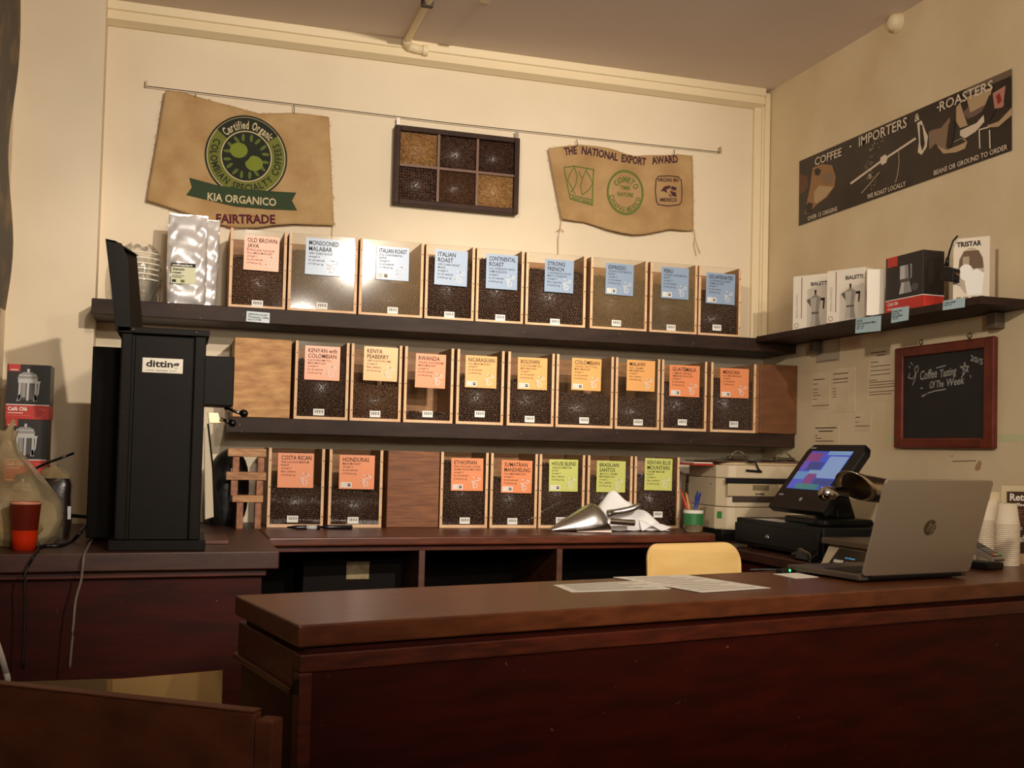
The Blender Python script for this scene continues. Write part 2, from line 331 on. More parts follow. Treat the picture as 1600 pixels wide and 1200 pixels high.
obj('end_panel', MB().prism([tuple(NL+ND*a+PD*c) for a, c in ((.014, .04), (.034, .04), (.034, .385), (.014, .385))], 0, .893), MAHOG, t)
obj('plinth', MB().prism(cpoly(.045, .05, .05), 0, .1), BLK, t)
obj('hinge', MB().tube([tuple(NL+ND*.003-PD*-.012)+(.90,), tuple(NL+ND*.003+PD*.012)+(.926,)], .006, 8), mat('dark_bronze', (60, 44, 34), .4, .8), t)
LC = [(XL+.004, 3.14), (.283, 3.205), (.280, YW-.004), (XB+.004, YW-.004), (XB+.004, YB-.004), (XL+.004, YB-.004)]
t = thing('left_counter', 'dark wooden side counter carrying the black grinder', 'counter')
obj('worktop', MB().prism(LC, .968, ZC), mat('dark_worktop', (74, 40, 26), .42, rgb2=(54, 28, 18), nscale=6, stretch=(1.3, 8, 8), bump=.05), t, bevel=.004)
obj('moulding', MB().prism([(XL+.006, 3.175), (.25, 3.235), (.25, 3.29), (XL+.006, 3.23)], .945, .968), MRAIL, t, bevel=.003)
obj('front_panel', MB().prism([(XL+.006, 3.2), (.238, 3.258), (.238, 3.285), (XL+.006, 3.225)], 0, .945), MAHOG, t)
obj('side_panel', MB().prism([(.212, 3.286), (.238, 3.286), (.238, YW-.006), (.212, YW-.006)], 0, .968), MAHOG, t)
BC = [(.285, 3.66), (1.97, 3.80), (2.005, 3.815), (2.018, 3.85), (2.018, YW-.004), (.285, YW-.004)]
t = thing('back_counter', 'low wooden back counter with open cupboards under the bottom row of bins', 'counter')
obj('worktop', MB().prism(BC, .99, ZC), mat('brown_worktop', (110, 56, 34), .38, rgb2=(80, 38, 22), nscale=6, stretch=(1.3, 8, 8), bump=.06), t, bevel=.006, seg=3)
obj('rail', MB().prism([(.286, 3.69), (1.99, 3.835), (1.99, 3.865), (.286, 3.72)], .968, .99), MRAIL, t, bevel=.002)
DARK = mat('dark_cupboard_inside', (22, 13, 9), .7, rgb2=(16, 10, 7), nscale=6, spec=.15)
DIV = mat('cupboard_divider', (92, 48, 26), .5, rgb2=(70, 34, 18), nscale=6, stretch=(2, 2, 9))
for px in (657, 873):
    q = pY(px, 880, 3.76 if px < 800 else 3.79)
    obj('divider', MB().box(q.x-.011, q.x+.011, 3.735+(q.x-.8)*.083, 4.33, .06, .968), DIV, t, bevel=.001)
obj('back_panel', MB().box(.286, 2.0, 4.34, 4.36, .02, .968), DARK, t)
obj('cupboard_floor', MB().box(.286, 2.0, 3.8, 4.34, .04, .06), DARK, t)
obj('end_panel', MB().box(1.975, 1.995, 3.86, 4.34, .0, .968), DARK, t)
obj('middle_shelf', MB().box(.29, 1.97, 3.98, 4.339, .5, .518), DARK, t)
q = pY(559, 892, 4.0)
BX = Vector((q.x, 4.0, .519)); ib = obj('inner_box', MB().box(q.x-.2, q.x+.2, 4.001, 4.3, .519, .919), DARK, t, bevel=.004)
o = obj('paper_note', MB().box(BX.x-.042, BX.x+.042, 3.9985, 4.0005, .519+.32, .519+.384), mat('faded_note', (170, 150, 112), .8, rgb2=(120, 100, 66), nscale=18), ib)
t = thing('right_counter', 'lower dark counter along the right wall under the till', 'counter')
obj('worktop', MB().prism([(1.995, 3.0), (XR-.004, 3.0), (XR-.004, YW-.004), (1.995, YW-.004)][0:0]+[(1.995, 2.74), (XR-.004, 2.86), (XR-.004, YW-.004), (2.023, YW-.004), (2.023, 3.86), (1.995, 3.86)], .945, .98), mat('dark_worktop', (74, 40, 26)), t, bevel=.003)
obj('front_panel', MB().box(2.03, 2.05, 2.80, 3.85, 0, .945), MRAIL, t)
# ================================================================== shelves
t = thing('upper_wall_shelf', 'long thick dark shelf holding the top row of coffee bins', 'shelf', (0, YW, 1.775))
obj('board', MB().box(-.318, XR-.002, -.275, -.001 if 0 else -.0005, 0, .057).v and MB().prism([(-.322, -.28), (XR-.002, -.28), (XR-.002, -.0005), (XB+.001, -.0005), (XB+.001, -.115), (-.322, -.115)], 0, .057), SHELF, t, bevel=.003)
t = thing('lower_wall_shelf', 'dark shelf holding the middle row of coffee bins', 'shelf', (0, YW, 1.368))
obj('board', MB().box(.163, XR-.002, -.28, -.0005, 0, .058), SHELF, t, bevel=.003)
# ================================================================== the coffee bins
PANE = clear('clear_acrylic', amount=.012, rough=.05, gloss=.5); HAZY = clear('dusty_acrylic', film=(168, 142, 98), amount=.17, fscale=5, rough=.07, gloss=.6)
BH = .295
SQUIG = [(.30, 1.0), (.62, .93), (.5, .98), (.95, .86), (.86, .70), (.55, .72), (.40, .60), (.12, .66), (.22, .52), (.48, .5), (.34, .36), (.12, .32), (.42, .28), (.3, .05), (.55, .02), (.72, .30), (.52, .45)]
def label_card(par, x, z, w, h, colr, lines, icons, tilt=0):
    y = -.0035
    c, s_ = math.cos(tilt), math.sin(tilt); u = Vector((c, 0, s_)); v = Vector((-s_, 0, c)); O = Vector((x, y, z))
    a = MB().plate([(0, 0), (w, 0), (w, h), (0, h)], O, u, v, 0.0006)
    card = obj('label_card', a, colr, par)
    L = MB(); O2 = O-Vector((0, .0012, 0)); zz = h*.93; m_ = w*.09
    for k, (kind, tx) in enumerate(lines):
        hh = {'T': .122, 't': .082, 's': .058, 'b': .056}[kind]*h
        zz -= hh; L.text(tx, O2+u*m_+v*zz, u, v, hh, bold=.012 if kind in 'Tt' else .004, maxw=w*(.84 if kind in 'Tts' else .52), cond=.82 if kind in 'Tt' else .9, slant=.18 if tx.startswith('strength') else 0)
        zz -= {'T': .038, 't': .04, 's': .03, 'b': .042}[kind]*h
    obj('lettering', L, mat('brown_black_ink', (52, 22, 16), .7) if colr in (ORANGE, ORANGE_GLARE) else INK, card, recalc=False)
    obj('line_drawing', MB().ribbon([(w*(.58+.36*a_), h*(.08+.34*b_)) for a_, b_ in SQUIG], .0022, O2, u, v), WHITE, card, recalc=False)
    if icons:
        I = MB(); s0 = h*.15
        for k in range(2): I.plate([(m_*.6+k*s0*1.12, h*.045), (m_*.6+k*s0*1.12+s0, h*.045), (m_*.6+k*s0*1.12+s0, h*.045+s0), (m_*.6+k*s0*1.12, h*.045+s0)], O2, u, v, 0, 0)
        cx, cz = m_*.6+s0/2, h*.045+s0/2; ring = [(cx+math.cos(q_*.628)*s0*.3, cz+math.sin(q_*.628)*s0*.3) for q_ in range(11)]
        I.ribbon(ring, .0016, O2-Vector((0, .0004, 0)), u, v, 2); cx += s0*1.12
        I.plate([(cx-s0*.28, cz-s0*.3), (cx+s0*.28, cz-s0*.3), (cx+s0*.28, cz+s0*.3), (cx-s0*.28, cz+s0*.3)], O2-Vector((0, .0004, 0)), u, v, 0, 1)
        I.plate([(cx-s0*.16, cz-s0*.1), (cx+s0*.02, cz+s0*.22), (cx+s0*.16, cz+s0*.02)], O2-Vector((0, .0008, 0)), u, v, 0, 0)
        obj('stamps', I, [WHITE, INK, LGREY], card, recalc=False)
def coffee_bin(px0, px1, pym, zbase, label, card=None, colr=None, lines=(), icons=False, level=None, hazy=False, sticker=None, beans=BEAN, tilt=0, group=None):
    """px0, px1: its sides; card: label box (x0, x1, y0, y1), level: top of the beans; all pixels on the plane of the bin fronts"""
    xa = pY(px0+.6, pym, YF).x; xb = pY(px1-.6, pym, YF).x; w_ = xb-xa; hw = w_/2; d = .235
    t = thing('coffee_bin', label, 'coffee bin', ((xa+xb)/2, YF, zbase), 0, group)
    X = lambda px: pY(px, pym, YF).x-(xa+xb)/2
    for s in (-1, 1):
        x0, x1 = (-hw, -hw+.0105) if s < 0 else (hw-.0105, hw)
        sp = obj('side_panel', MB().box(x0, x1, 0, d, 0, BH), [STRIP], t)
        sp.data.materials.append(BINSIDE); sp.data.polygons.foreach_set('material_index', [0, 0, 0, 1, 0, 1])
        n = MB()
        for z in (.04, .15, .25): n.box(x0+.004, x0+.0085, -.0012, .0005, z-.002, z+.002)
        obj('nails', n, PINS, sp, kind='stuff')
    obj('base_board', MB().box(-hw+.0105, hw-.0105, 0, d, 0, .011), STRIP, t)
    obj('back_board', MB().box(-hw+.0105, hw-.0105, d-.008, d, .011, BH), BINSIDE, t)
    obj('front_pane', MB().box(-hw+.0107, hw-.0107, .001, .0035, .0112, BH-.001), HAZY if hazy else PANE, t)
    lv = pY((px0+px1)/2, level, YF).z-zbase if level else .2
    iw = hw-.0125; nx = int(2*iw/.0106); nz = max(2, int((lv-.013)/.0084))
    P = np.array([(-iw+.004+(i+.5*(j % 2))*(2*iw-.008)/nx, .0112, .0175+j*.0084) for j in range(nz) for i in range(nx)])
    P += rng.normal(0, 1, P.shape)*np.array([.0014, .0014, .0012])
    xr = P[:, 0]/iw; keep = P[:, 2] < lv+.006*np.sin(xr*2.3+px0)+.004*np.sin(xr*5+px1); P = P[keep]; P[:, 0] = np.clip(P[:, 0], -iw+.004, iw-.004)
    V, T = bean_layer(P, .0064)
    # heap surface behind the front layer
    Q = np.array([(-iw+.006+i*.0115, .02+j*.0115, lv-.004+.004*math.sin(i*.7)) for i in range(int(2*iw/.0115)) for j in range(17)]); Q += rng.normal(0, .0015, Q.shape)
    Q[:, 1] = np.clip(Q[:, 1], .014, d-.015)
    Q[:, 0] = np.clip(Q[:, 0], -iw+.005, iw-.005)
    V2, T2 = bean_layer(Q, .006); V3, T3 = box_np(-iw, iw, .0125, d-.009, .0115, max(.02, lv-.008))
    V = np.concatenate([V, V2, V3]); T = np.concatenate([T, T2+len(V)-len(V2)-len(V3), T3+len(V)-len(V3)])
    npobj('beans', V, T, beans, t, kind='stuff')
    if card:
        x0, x1, y0, y1 = card; zt = pY((x0+x1)/2, y0, YF).z-zbase; zb = pY((x0+x1)/2, y1, YF).z-zbase
        label_card(t, X(x0), zb, X(x1)-X(x0), zt-zb, colr, lines, icons, tilt)
    if sticker:
        sx, sy = sticker; c = pY(sx, sy, YF); cx, cz = c.x-(xa+xb)/2, c.z-zbase
        s_ = obj('barcode_sticker', MB().box(cx-.0205, cx+.0205, .0002, .0009, cz-.0125, cz+.0125), WHITE, t)
        s_.data.transform(Matrix.Translation((0, -.0008, 0)))
        B = MB(); x = cx-.014; k = 0
        while x < cx+.014:
            wd = (.0022, .0012, .003, .0016)[k % 4]; B.quad((x, -.0009, cz-.003), (x+wd, -.0009, cz-.003), (x+wd, -.0009, cz+.008), (x, -.0009, cz+.008)); x += wd+.0016+.0008*(k % 3); k += 1
        obj('bars', B, INK, s_, recalc=False)
    return t
Z1, Z2, Z3 = 1.832, 1.426, ZC
def L(title, sub, body): return [('T' if len(title) < 3 else 'T', x) for x in title]+[('s', x) for x in sub]+[('b', x) for x in body]
FA, FC = 'for all methods', 'filter, cafetiere'
G1, G2, G3 = 'coffee bins on the upper shelf', 'coffee bins on the lower shelf', 'coffee bins on the back counter'
C_ = 'clear-fronted wooden coffee bin with %s card reading %s'
ROW1 = [
 (358, 448, ORANGE, 'an orange', ['OLD BROWN', 'JAVA'], ['INTRIGUING FLAVOUR', 'FULL MEDIUM ROAST'], ['strength 2', FA, '£19-60 per kg'], 0, (380, 435, 369, 423), 402, 0, (402, 474.5), BEAN2),
 (450, 559, BLUEC, 'a blue', ['MONSOONED', 'MALABAR'], ['VERY DARK ROAST'], ['strength 4', FA, '£17-60 per kg'], 0, (476, 531, 373, 430), 392, 1, (503, 478), BEAN2),
 (561, 662, BLUEC, 'a blue', ['ITALIAN ROAST'], ['FULL CONTINENTAL', 'BLEND'], ['strength 4', FA, '£17-60 per kg'], 1, (587, 638, 386, 438), 441, 1, (613.5, 485), BEAN2),
 (664, 742, BLUEC, 'a pale blue', ['ITALIAN', 'ROAST'], ['VERY DARK ROAST', 'BRAZIL'], ['strength 5', FA, '£14-60 per kg'], 0, (678, 729, 391, 446), 402, 0, (702, 492), BEAN),
 (743.5, 819, BLUEC, 'a pale blue', ['CONTINENTAL', 'ROAST'], ['FULL STRENGTH WITH', 'SOME ROBUSTA'], ['strength 5', FA, '£14-60 per kg'], 0, (758.5, 807.5, 398, 452), 405, 0, (781.5, 496.5), BEAN),
 (821, 916, BLUEC, 'a blue', ['STRONG', 'FRENCH'], ['CONTINENTAL ROAST', 'MOSTLY ROBUSTA'], ['strength 5', 'filter, cappuccino', '£15-60 per kg'], 0, (850, 895, 406, 457), 421, 0, (867, 503), BEAN),
 (922, 1012, BLUEC, 'a blue', ['ESPRESSO'], ['ITALIAN CONTINENTAL', 'BLEND'], ['strength 5', FA, '£16-60 per kg'], 1, (945, 988.5, 412, 461), 432, 1, (963, 505), BEAN2),
 (1015, 1090, BLUEC, 'a blue', ['PERU'], ['STRONG CONTINENTAL', 'ROAST'], ['strength 4', FA, '£16-60 per kg'], 1, (1032, 1075, 418, 467), 446, 1, (1048.5, 512), BEAN),
 (1091, 1158, BLUEC, 'a blue', ['DECAFFEINATED'], ['CONTINENTAL ROAST', 'CHEMICAL FREE'], ['strength 4', FA, '£18-60 per kg'], 1, (1102, 1147, 427, 475), 473, 0, (1120, 512), BEAN)]
ROW2 = [
 (460, 545.5, ORANGE, 'an orange', ['KENYAN with', 'COLOMBIAN'], ['FLAVOURSOME FULL', 'MEDIUM ROAST'], ['strength 4', FA, '£16-60 per kg'], 0, (475, 530, 541, 594), 562, 0, (498, 644), BEAN),
 (547.5, 628, ORANGE_GLARE, 'an amber', ['KENYA', 'PEABERRY'], ['VERY FLAVOURSOME'], ['strength 4', FC, '£16-60 per kg'], 0, (567, 620, 542, 595), 600, 0, (586, 647), BEAN2),
 (631, 709, ORANGE, 'an orange', ['RWANDA'], ['STRONG, FLAVOURSOME', 'MEDIUM ROAST'], ['strength 4', FA, '£16-60 per kg'], 0, (648, 695, 553, 606), 644, 0, (668, 647), BEAN),
 (713, 788, ORANGE_GLARE, 'an amber', ['NICARAGUAN'], ['FULL MEDIUM ROAST'], ['strength 4', FA, '£15-60 per kg'], 1, (726, 775, 556, 606), 588, 0, (749.5, 647), BEAN),
 (792.5, 866.5, ORANGE_GLARE, 'an amber', ['BOLIVIAN'], ['FLAVOURSOME FULL', 'MEDIUM ROAST'], ['strength 4', FA, '£16-60 per kg'], 1, (808, 854, 559, 609), 594, 0, (827.5, 655), BEAN),
 (868.5, 959, ORANGE_GLARE, 'an amber', ['COLOMBIAN'], ['STRONG, NUTTY FULL', 'MEDIUM ROAST'], ['strength 3', FA, '£16-60 per kg'], 1, (892, 938, 560, 610), 615, 0, (912.5, 657), BEAN),
 (961, 1031.5, ORANGE_GLARE, 'an amber', ['MALAWI'], ['RICH, CREAMY', 'MEDIUM ROAST'], ['strength 3', FC, '£16-60 per kg'], 0, (978, 1022, 563, 611), 622, 0, (997, 660), BEAN),
 (1033, 1105, ORANGE, 'an orange', ['GUATEMALA'], ['COMPLEX CENTRAL', 'AMERICAN FLAVOUR'], ['strength 3', FA, '£16-60 per kg'], 1, (1045, 1092, 571, 620), 600, 0, (1066, 660), BEAN),
 (1110, 1181.5, ORANGE, 'an orange', ['MEXICAN'], ['FULL MEDIUM ROAST'], ['strength 3', FA, '£16-60 per kg'], 1, (1124.5, 1169, 576, 622), 592, 0, (1146.5, 663), BEAN)]
ROW3 = [
 (418, 507, ORANGE, 'an orange', ['COSTA RICAN'], ['FINE FLAVOUR MEDIUM', 'ROAST'], ['strength 3', FC, '£16-60 per kg'], 0, (433, 489, 708, 762), 757, 0, (457, 811), BEAN),
 (513, 598, ORANGE, 'an orange', ['HONDURAS'], ['MEDIUM ROAST'], ['strength 3', FA, '£15-60 per kg'], 1, (529, 584, 711, 764), 766, 0, (551.5, 813), BEAN),
 (687.5, 763, ORANGE, 'an orange', ['ETHIOPIAN'], ['FINE ETHIOPIAN COFFEE', 'FROM THE SIDAMO AREA'], ['strength 2', FA, '£16-60 per kg'], 1, (704, 754, 716, 767), 722, 0, (726, 813.5), BEAN),
 (765.5, 840, ORANGE, 'an orange', ['SUMATRAN', 'MANDHELING'], ['FULL MEDIUM ROAST'], ['strength 2', FA, '£16-60 per kg'], 1, (782, 830, 719, 770), 748, 0, (800.5, 814.5), BEAN),
 (841.5, 914, LIME, 'a lime green', ['HOUSE BLEND'], ['VERSATILE MEDIUM', 'ROAST'], ['strength 2', FC, '£13-60 per kg'], 1, (857, 902, 718, 768), 726, 0, (876, 813), BEAN),
 (917, 988.5, LIME, 'a lime green', ['BRASILIAN', 'SANTOS'], ['SMOOTH, CREAMY', 'MEDIUM ROAST'], ['strength 2', FC, '£13-60 per kg'], 0, (931, 976, 720, 769), 746, 0, (950, 815), BEAN),
 (990.5, 1062, LIME, 'a lime green', ['KENYAN BLUE', 'MOUNTAIN'], ['CREAMY MEDIUM', 'ROAST'], ['strength 2', FC, '£16-60 per kg'], 0, (1006, 1049, 716, 766), 747, 0, (1028, 804), BEAN)]
for rows, zb, ym, grp in ((ROW1, Z1, None, G1), (ROW2, Z2, None, G2), (ROW3, Z3, None, G3)):
    for (a, c, colr, cn, ti, su, bo, ic, card, lev, hz, st, bn) in rows:
        ymid = (card[2]+st[1])/2
        name = ' '.join(ti)
        lab = C_ % (cn, name)
        if name == 'ITALIAN ROAST': lab = ('coffee bin with dusty pane and half-empty, card reading ITALIAN ROAST on one line' if len(ti) == 1 else 'full coffee bin with bright card reading ITALIAN ROAST on two lines')
        coffee_bin(a, c, ymid, zb, lab, card, colr, [('T', x) for x in ti]+[('s', x) for x in su]+[('b', x) for x in bo], ic, lev, hz, st, bn, tilt=random.uniform(-.012, .006), group=grp)
def blank_bin(px0, px1, pym, zb, yf, label, m_, grp):
    xa, xb = pY(px0, pym, yf).x, pY(px1, pym, yf).x; xb = min(xb, XR-.004); hw = (xb-xa)/2; d = min(.235, YW-.005-yf)
    t = thing('coffee_bin', label, 'coffee bin', ((xa+xb)/2, yf, zb), 0, grp)
    obj('back_board', MB().box(-hw, hw, 0, .01, .001, BH), m_, t, bevel=.002)
    for s in (-1, 1): obj('side_panel', MB().box(*((-hw, -hw+.011) if s < 0 else (hw-.011, hw)), .0102, d, 0, BH), BINSIDE, t)
    obj('base_board', MB().box(-hw+.011, hw-.011, .0102, d, 0, .011), STRIP, t)
blank_bin(365, 454.5, 590, Z2, YF, 'coffee bin turned round, pale scuffed plywood back beside the grinder', PLY, G2)
blank_bin(1187.5, 1262, 620, Z2, 4.085, 'coffee bin turned round, red-brown wooden back at the right wall', mat('red_brown_board', (116, 70, 34), .55, rgb2=(98, 56, 27), nscale=5, stretch=(2, 2, 6)), G2)
blank_bin(605, 686, 770, Z3, YF, 'coffee bin turned round, brown grained wood back between HONDURAS and ETHIOPIAN', PLY2, G3)
# ================================================================== hangings on the back wall
p0, p1 = pY(229, 137, YW), pY(1127, 239, YW)
t = thing('hanging_wire', 'thin taut picture wire stretched along the back wall', 'wire', (p0.x, YW-.02, 2.694))
DW = mat('dark_wire', (66, 52, 40), .4, .7)
obj('wire', MB().tube([(0, 0, 0), (1.2, 0, -.008), (2.455, 0, 0)], .0017, 6), DW, t)
for x in (0, 2.455): obj('end_bracket', MB().box(x-.003, x+.003, -.004, .019, -.002, .024), mat('wire_bracket', (190, 176, 150), .4, .6), t)
def smooth1(pts, x):
    xs = [p[0] for p in pts]; return float(np.interp(x, xs, [p[1] for p in pts]))
def jute(name, base, c2):
    m = mat(name, base, .95, rgb2=c2, nscale=9, detail=8)
    nt = m.node_tree; b = nt.nodes['Principled BSDF']; tc = [n for n in nt.nodes if n.type == 'TEX_COORD'][0]; hs = []
    for ax in ('X', 'Z'):
        wv = nt.nodes.new('ShaderNodeTexWave'); wv.bands_direction = ax; wv.inputs['Scale'].default_value = 95; wv.inputs['Distortion'].default_value = .8; wv.inputs['Detail Scale'].default_value = 2
        nt.links.new(tc.outputs['Object'], wv.inputs['Vector']); hs.append(wv)
    ad = nt.nodes.new('ShaderNodeMath'); ad.operation = 'ADD'; nt.links.new(hs[0].outputs['Fac'], ad.inputs[0]); nt.links.new(hs[1].outputs['Fac'], ad.inputs[1])
    bp = nt.nodes.new('ShaderNodeBump'); bp.inputs['Strength'].default_value = .5; bp.inputs['Distance'].default_value = .003
    nt.links.new(ad.outputs[0], bp.inputs['Height']); nt.links.new(bp.outputs[0], b.inputs['Normal']); return m
class Sack:
    """a hanging sheet of sacking; outline given by its top and bottom edge, u across, v down"""
    def __init__(s, top, bot, amp, ph, Y=YW-.03):
        s.Y = Y; s.T = [pY(x, y, Y) for x, y in top]; s.B = [pY(x, y, Y) for x, y in bot]; s.amp = amp; s.ph = ph
        s.tu = np.linspace(0, 1, len(s.T)); s.bu = np.linspace(0, 1, len(s.B))
    def wave(s, x, z): return s.amp*(.6*math.sin(x*11+s.ph+z*3)+.4*math.sin(x*23+z*7+s.ph*2)+.35*math.sin(z*16+x*4))
    def edge(s, P, us, u):
        return Vector((np.interp(u, us, [p.x for p in P]), 0, np.interp(u, us, [p.z for p in P])))
    def pt(s, u, v):
        p = s.edge(s.T, s.tu, u).lerp(s.edge(s.B, s.bu, u), v); return (p.x, s.Y+s.wave(p.x, p.z), p.z)
    def on(s, x, z, lift=.0016): return (x, s.Y+s.wave(x, z)-lift, z)
    def cloth(s, m_, par):
        o = obj('cloth', MB().grid(s.pt, 60, 44), m_, par, smooth=True)
        md = o.modifiers.new('thick', 'SOLIDIFY'); md.thickness = .0018; md.offset = 1; return o
    def frays(s, par, m_, n, edges):
        b = MB()
        for k in range(n):
            e = random.choice(edges); u = random.random()
            a = Vector(s.pt(*{'t': (u, 0), 'b': (u, 1), 'l': (0, u), 'r': (1, u)}[e]))
            d = {'t': Vector((random.uniform(-1, 1), 0, .5)), 'b': Vector((random.uniform(-1, 1), 0, -.5)), 'l': Vector((-.6, 0, random.uniform(-1, 1))), 'r': Vector((.6, 0, random.uniform(-1, 1)))}[e]
            l = random.uniform(.004, .016); b.tube([a, a+d*l*.5+Vector((0, -.002, 0)), a+d*l+Vector((random.uniform(-.003, .003), -.003, -.003))], .0006, 4)
        return obj('frayed_threads', b, m_, par, kind='stuff')
    def c(s, px, py): q = pY(px, py, s.Y); return (q.x, q.z)
    def poly(s, b, pts, mi, lift=.0016, n=1):
        P = [s.c(*p) for p in pts]; cx = sum(p[0] for p in P)/len(P); cz = sum(p[1] for p in P)/len(P)
        ring = []
        for (a, c_) in zip(P, P[1:]+P[:1]): ring += [(a[0]+(c_[0]-a[0])*k/6, a[1]+(c_[1]-a[1])*k/6) for k in range(6)]
        rs = [[(cx+(x-cx)*f_, cz+(z-cz)*f_) for x, z in ring] for f_ in (.02, .25, .5, .75, 1)]
        N = len(ring); vs = [s.on(x, z, lift) for r_ in rs for x, z in r_]
        return b.add(vs, [(j*N+i, j*N+(i+1) % N, (j+1)*N+(i+1) % N, (j+1)*N+i) for j in range(4) for i in range(N)], mi)
    def ring(s, b, c_, r0, r1, mi, lift=.0016, a0=0, a1=360, ry=1.0, n=64):
        vs = []; st = int(n*abs(a1-a0)/360)
        for i in range(st+1):
            a = math.radians(a0+(a1-a0)*i/st)
            for k in range(4):
                r = r0+(r1-r0)*k/3; vs.append(s.on(c_[0]+r*math.cos(a), c_[1]+r*ry*math.sin(a), lift))
        return b.add(vs, [(i*4+k, i*4+k+1, i*4+5+k, i*4+4+k) for i in range(st) for k in range(3)], mi)
    def line(s, b, pts, w, mi, lift=.002, px=True):
        P = [s.c(*p) if px else p for p in pts]
        for (x0, z0), (x1, z1) in zip(P[:-1], P[1:]):
            dx, dz = x1-x0, z1-z0; l = math.hypot(dx, dz) or 1; nx, nz = -dz/l*w/2, dx/l*w/2; n = max(1, int(l/.02))
            for k in range(n):
                a, c_ = k/n-.02, (k+1)/n+.02
                b.add([s.on(x0+dx*q+sg*nx, z0+dz*q+sg*nz, lift) for q, sg in ((a, 1), (a, -1), (c_, -1), (c_, 1))], [(0, 1, 2, 3)], mi)
        return b
    def text(s, b, body, p0, p1, h, mi, bold=.02, lift=.002):
        (x0, z0), (x1, z1) = s.c(*p0), s.c(*p1); L_ = math.hypot(x1-x0, z1-z0); cx, sx = (x1-x0)/L_, (z1-z0)/L_
        vs, fs, w_ = glyphs(body, bold); k = L_/w_; sy = h/CAP
        return b.add([s.on(x0+x*k*cx-y*sy*sx, z0+x*k*sx+y*sy*cx, lift) for x, y in vs], fs, mi)
J1 = jute('jute_sacking', (208, 174, 124), (188, 150, 100)); J2 = jute('jute_sacking_dull', (198, 162, 112), (178, 140, 92))
THREAD = mat('jute_thread', (190, 152, 104), .9)
# --- big sack with the round green badge
S1 = Sack([(258, 142), (284, 143), (310, 151), (340, 160), (372, 169), (388, 174), (404, 178), (430, 177), (460, 176), (488, 179), (514, 182)],
          [(229, 313), (258, 322), (285, 331), (312, 340), (340, 350), (372, 356), (402, 356), (432, 352), (462, 350), (492, 351), (522, 352)], .007, .4)
q = pY(385, 250, S1.Y)
t = thing('coffee_sack', 'wide jute coffee sack with round green badge and KIA ORGANICO ribbon on the wall', 'sack', (0, 0, 0), 0, 'jute sacks on the back wall')
cl = S1.cloth(J1, t); S1.frays(t, THREAD, 110, ['t', 'l', 'r', 'r', 'b'])
b = MB(); c_ = S1.c(385, 245); R = .158; RY = 1.02
DKG, CREAM = mat('blackish_green_print', (34, 38, 24), .85), mat('cream_print', (206, 190, 150), .85)
S1.ring(b, c_, R*.955, R, 0, .0022, ry=RY); S1.ring(b, c_, R*.935, R*.955, 3, .0022, ry=RY); S1.ring(b, c_, R*.62, R*.935, 2, .0018, ry=RY)
S1.ring(b, c_, R*.63, R*.945, 0, .0024, 38, 140, ry=RY); S1.ring(b, c_, R*.595, R*.62, 3, .0026, ry=RY); S1.ring(b, c_, .001, R*.595, 0, .0018, ry=RY)
for k in range(8):
    a = math.radians(22+k*45)
    for da in (-.18, .18):
        x, z = c_[0]+R*.47*math.cos(a+da), c_[1]+R*.47*math.sin(a+da)
        b.add([S1.on(x+R*(.10*math.cos(w_)*math.cos(a+da*2)-.04*math.sin(w_)*math.sin(a+da*2)), z+R*(.10*math.cos(w_)*math.sin(a+da*2)+.04*math.sin(w_)*math.cos(a+da*2)), .0024) for w_ in [q_*math.pi/4 for q_ in range(8)]], [tuple(range(8))], 4)
for dx, dz, s_ in ((-.03, .022, 1), (.03, -.025, -1)):
    b.add([S1.on(c_[0]+R*(dx/.158+.215*math.cos(a)), c_[1]+R*(dz/.158+.19*math.sin(a)), .0028) for a in [k*math.pi/10 for k in range(20)]], [tuple(range(20))], 5)
S1.line(b, [(c_[0]-.052, c_[1]-.012), (c_[0]-.02, c_[1]-.024), (c_[0], c_[1]-.012), (c_[0]+.012, c_[1]+.006), (c_[0]+.034, c_[1]+.018), (c_[0]+.05, c_[1]+.014)], .012, 0, .0034, px=False)
fn = lambda x, z: S1.on(x, z, .0034)
b.arc('Certified Organic', c_, R*.78, 136, 40, R*.2, fn, 3, .025); b.arc('COLOMBIAN SPECIALTY COFFEES', c_, R*.78, 152, 388, R*.17, fn, 0, .02, inward=True)
S1.poly(b, [(296, 278), (338, 289), (385, 296), (430, 300), (463, 301), (456, 314), (464, 329), (420, 328), (370, 323), (330, 314), (291, 305), (300, 293)], 1, .0042)
S1.text(b, 'KIA ORGANICO', (324, 313), (431, 323), .030, 3, .02, .0052); S1.text(b, 'FAIRTRADE', (338, 348), (430, 350), .034, 6, .03, .0030)
for x, y in ((358, 335), (396, 337), (360, 353)): S1.line(b, [(x-5, y), (x+5, y+2)], .004, 7, .0024)
obj('print', b, [DKG, GREEN, OLIVE, CREAM, PGREEN, mat('bean_olive_print', (124, 136, 44), .85), mat('maroon_print', (84, 22, 34), .85), mat('faint_red_print', (176, 88, 60), .9)], cl, recalc=False)
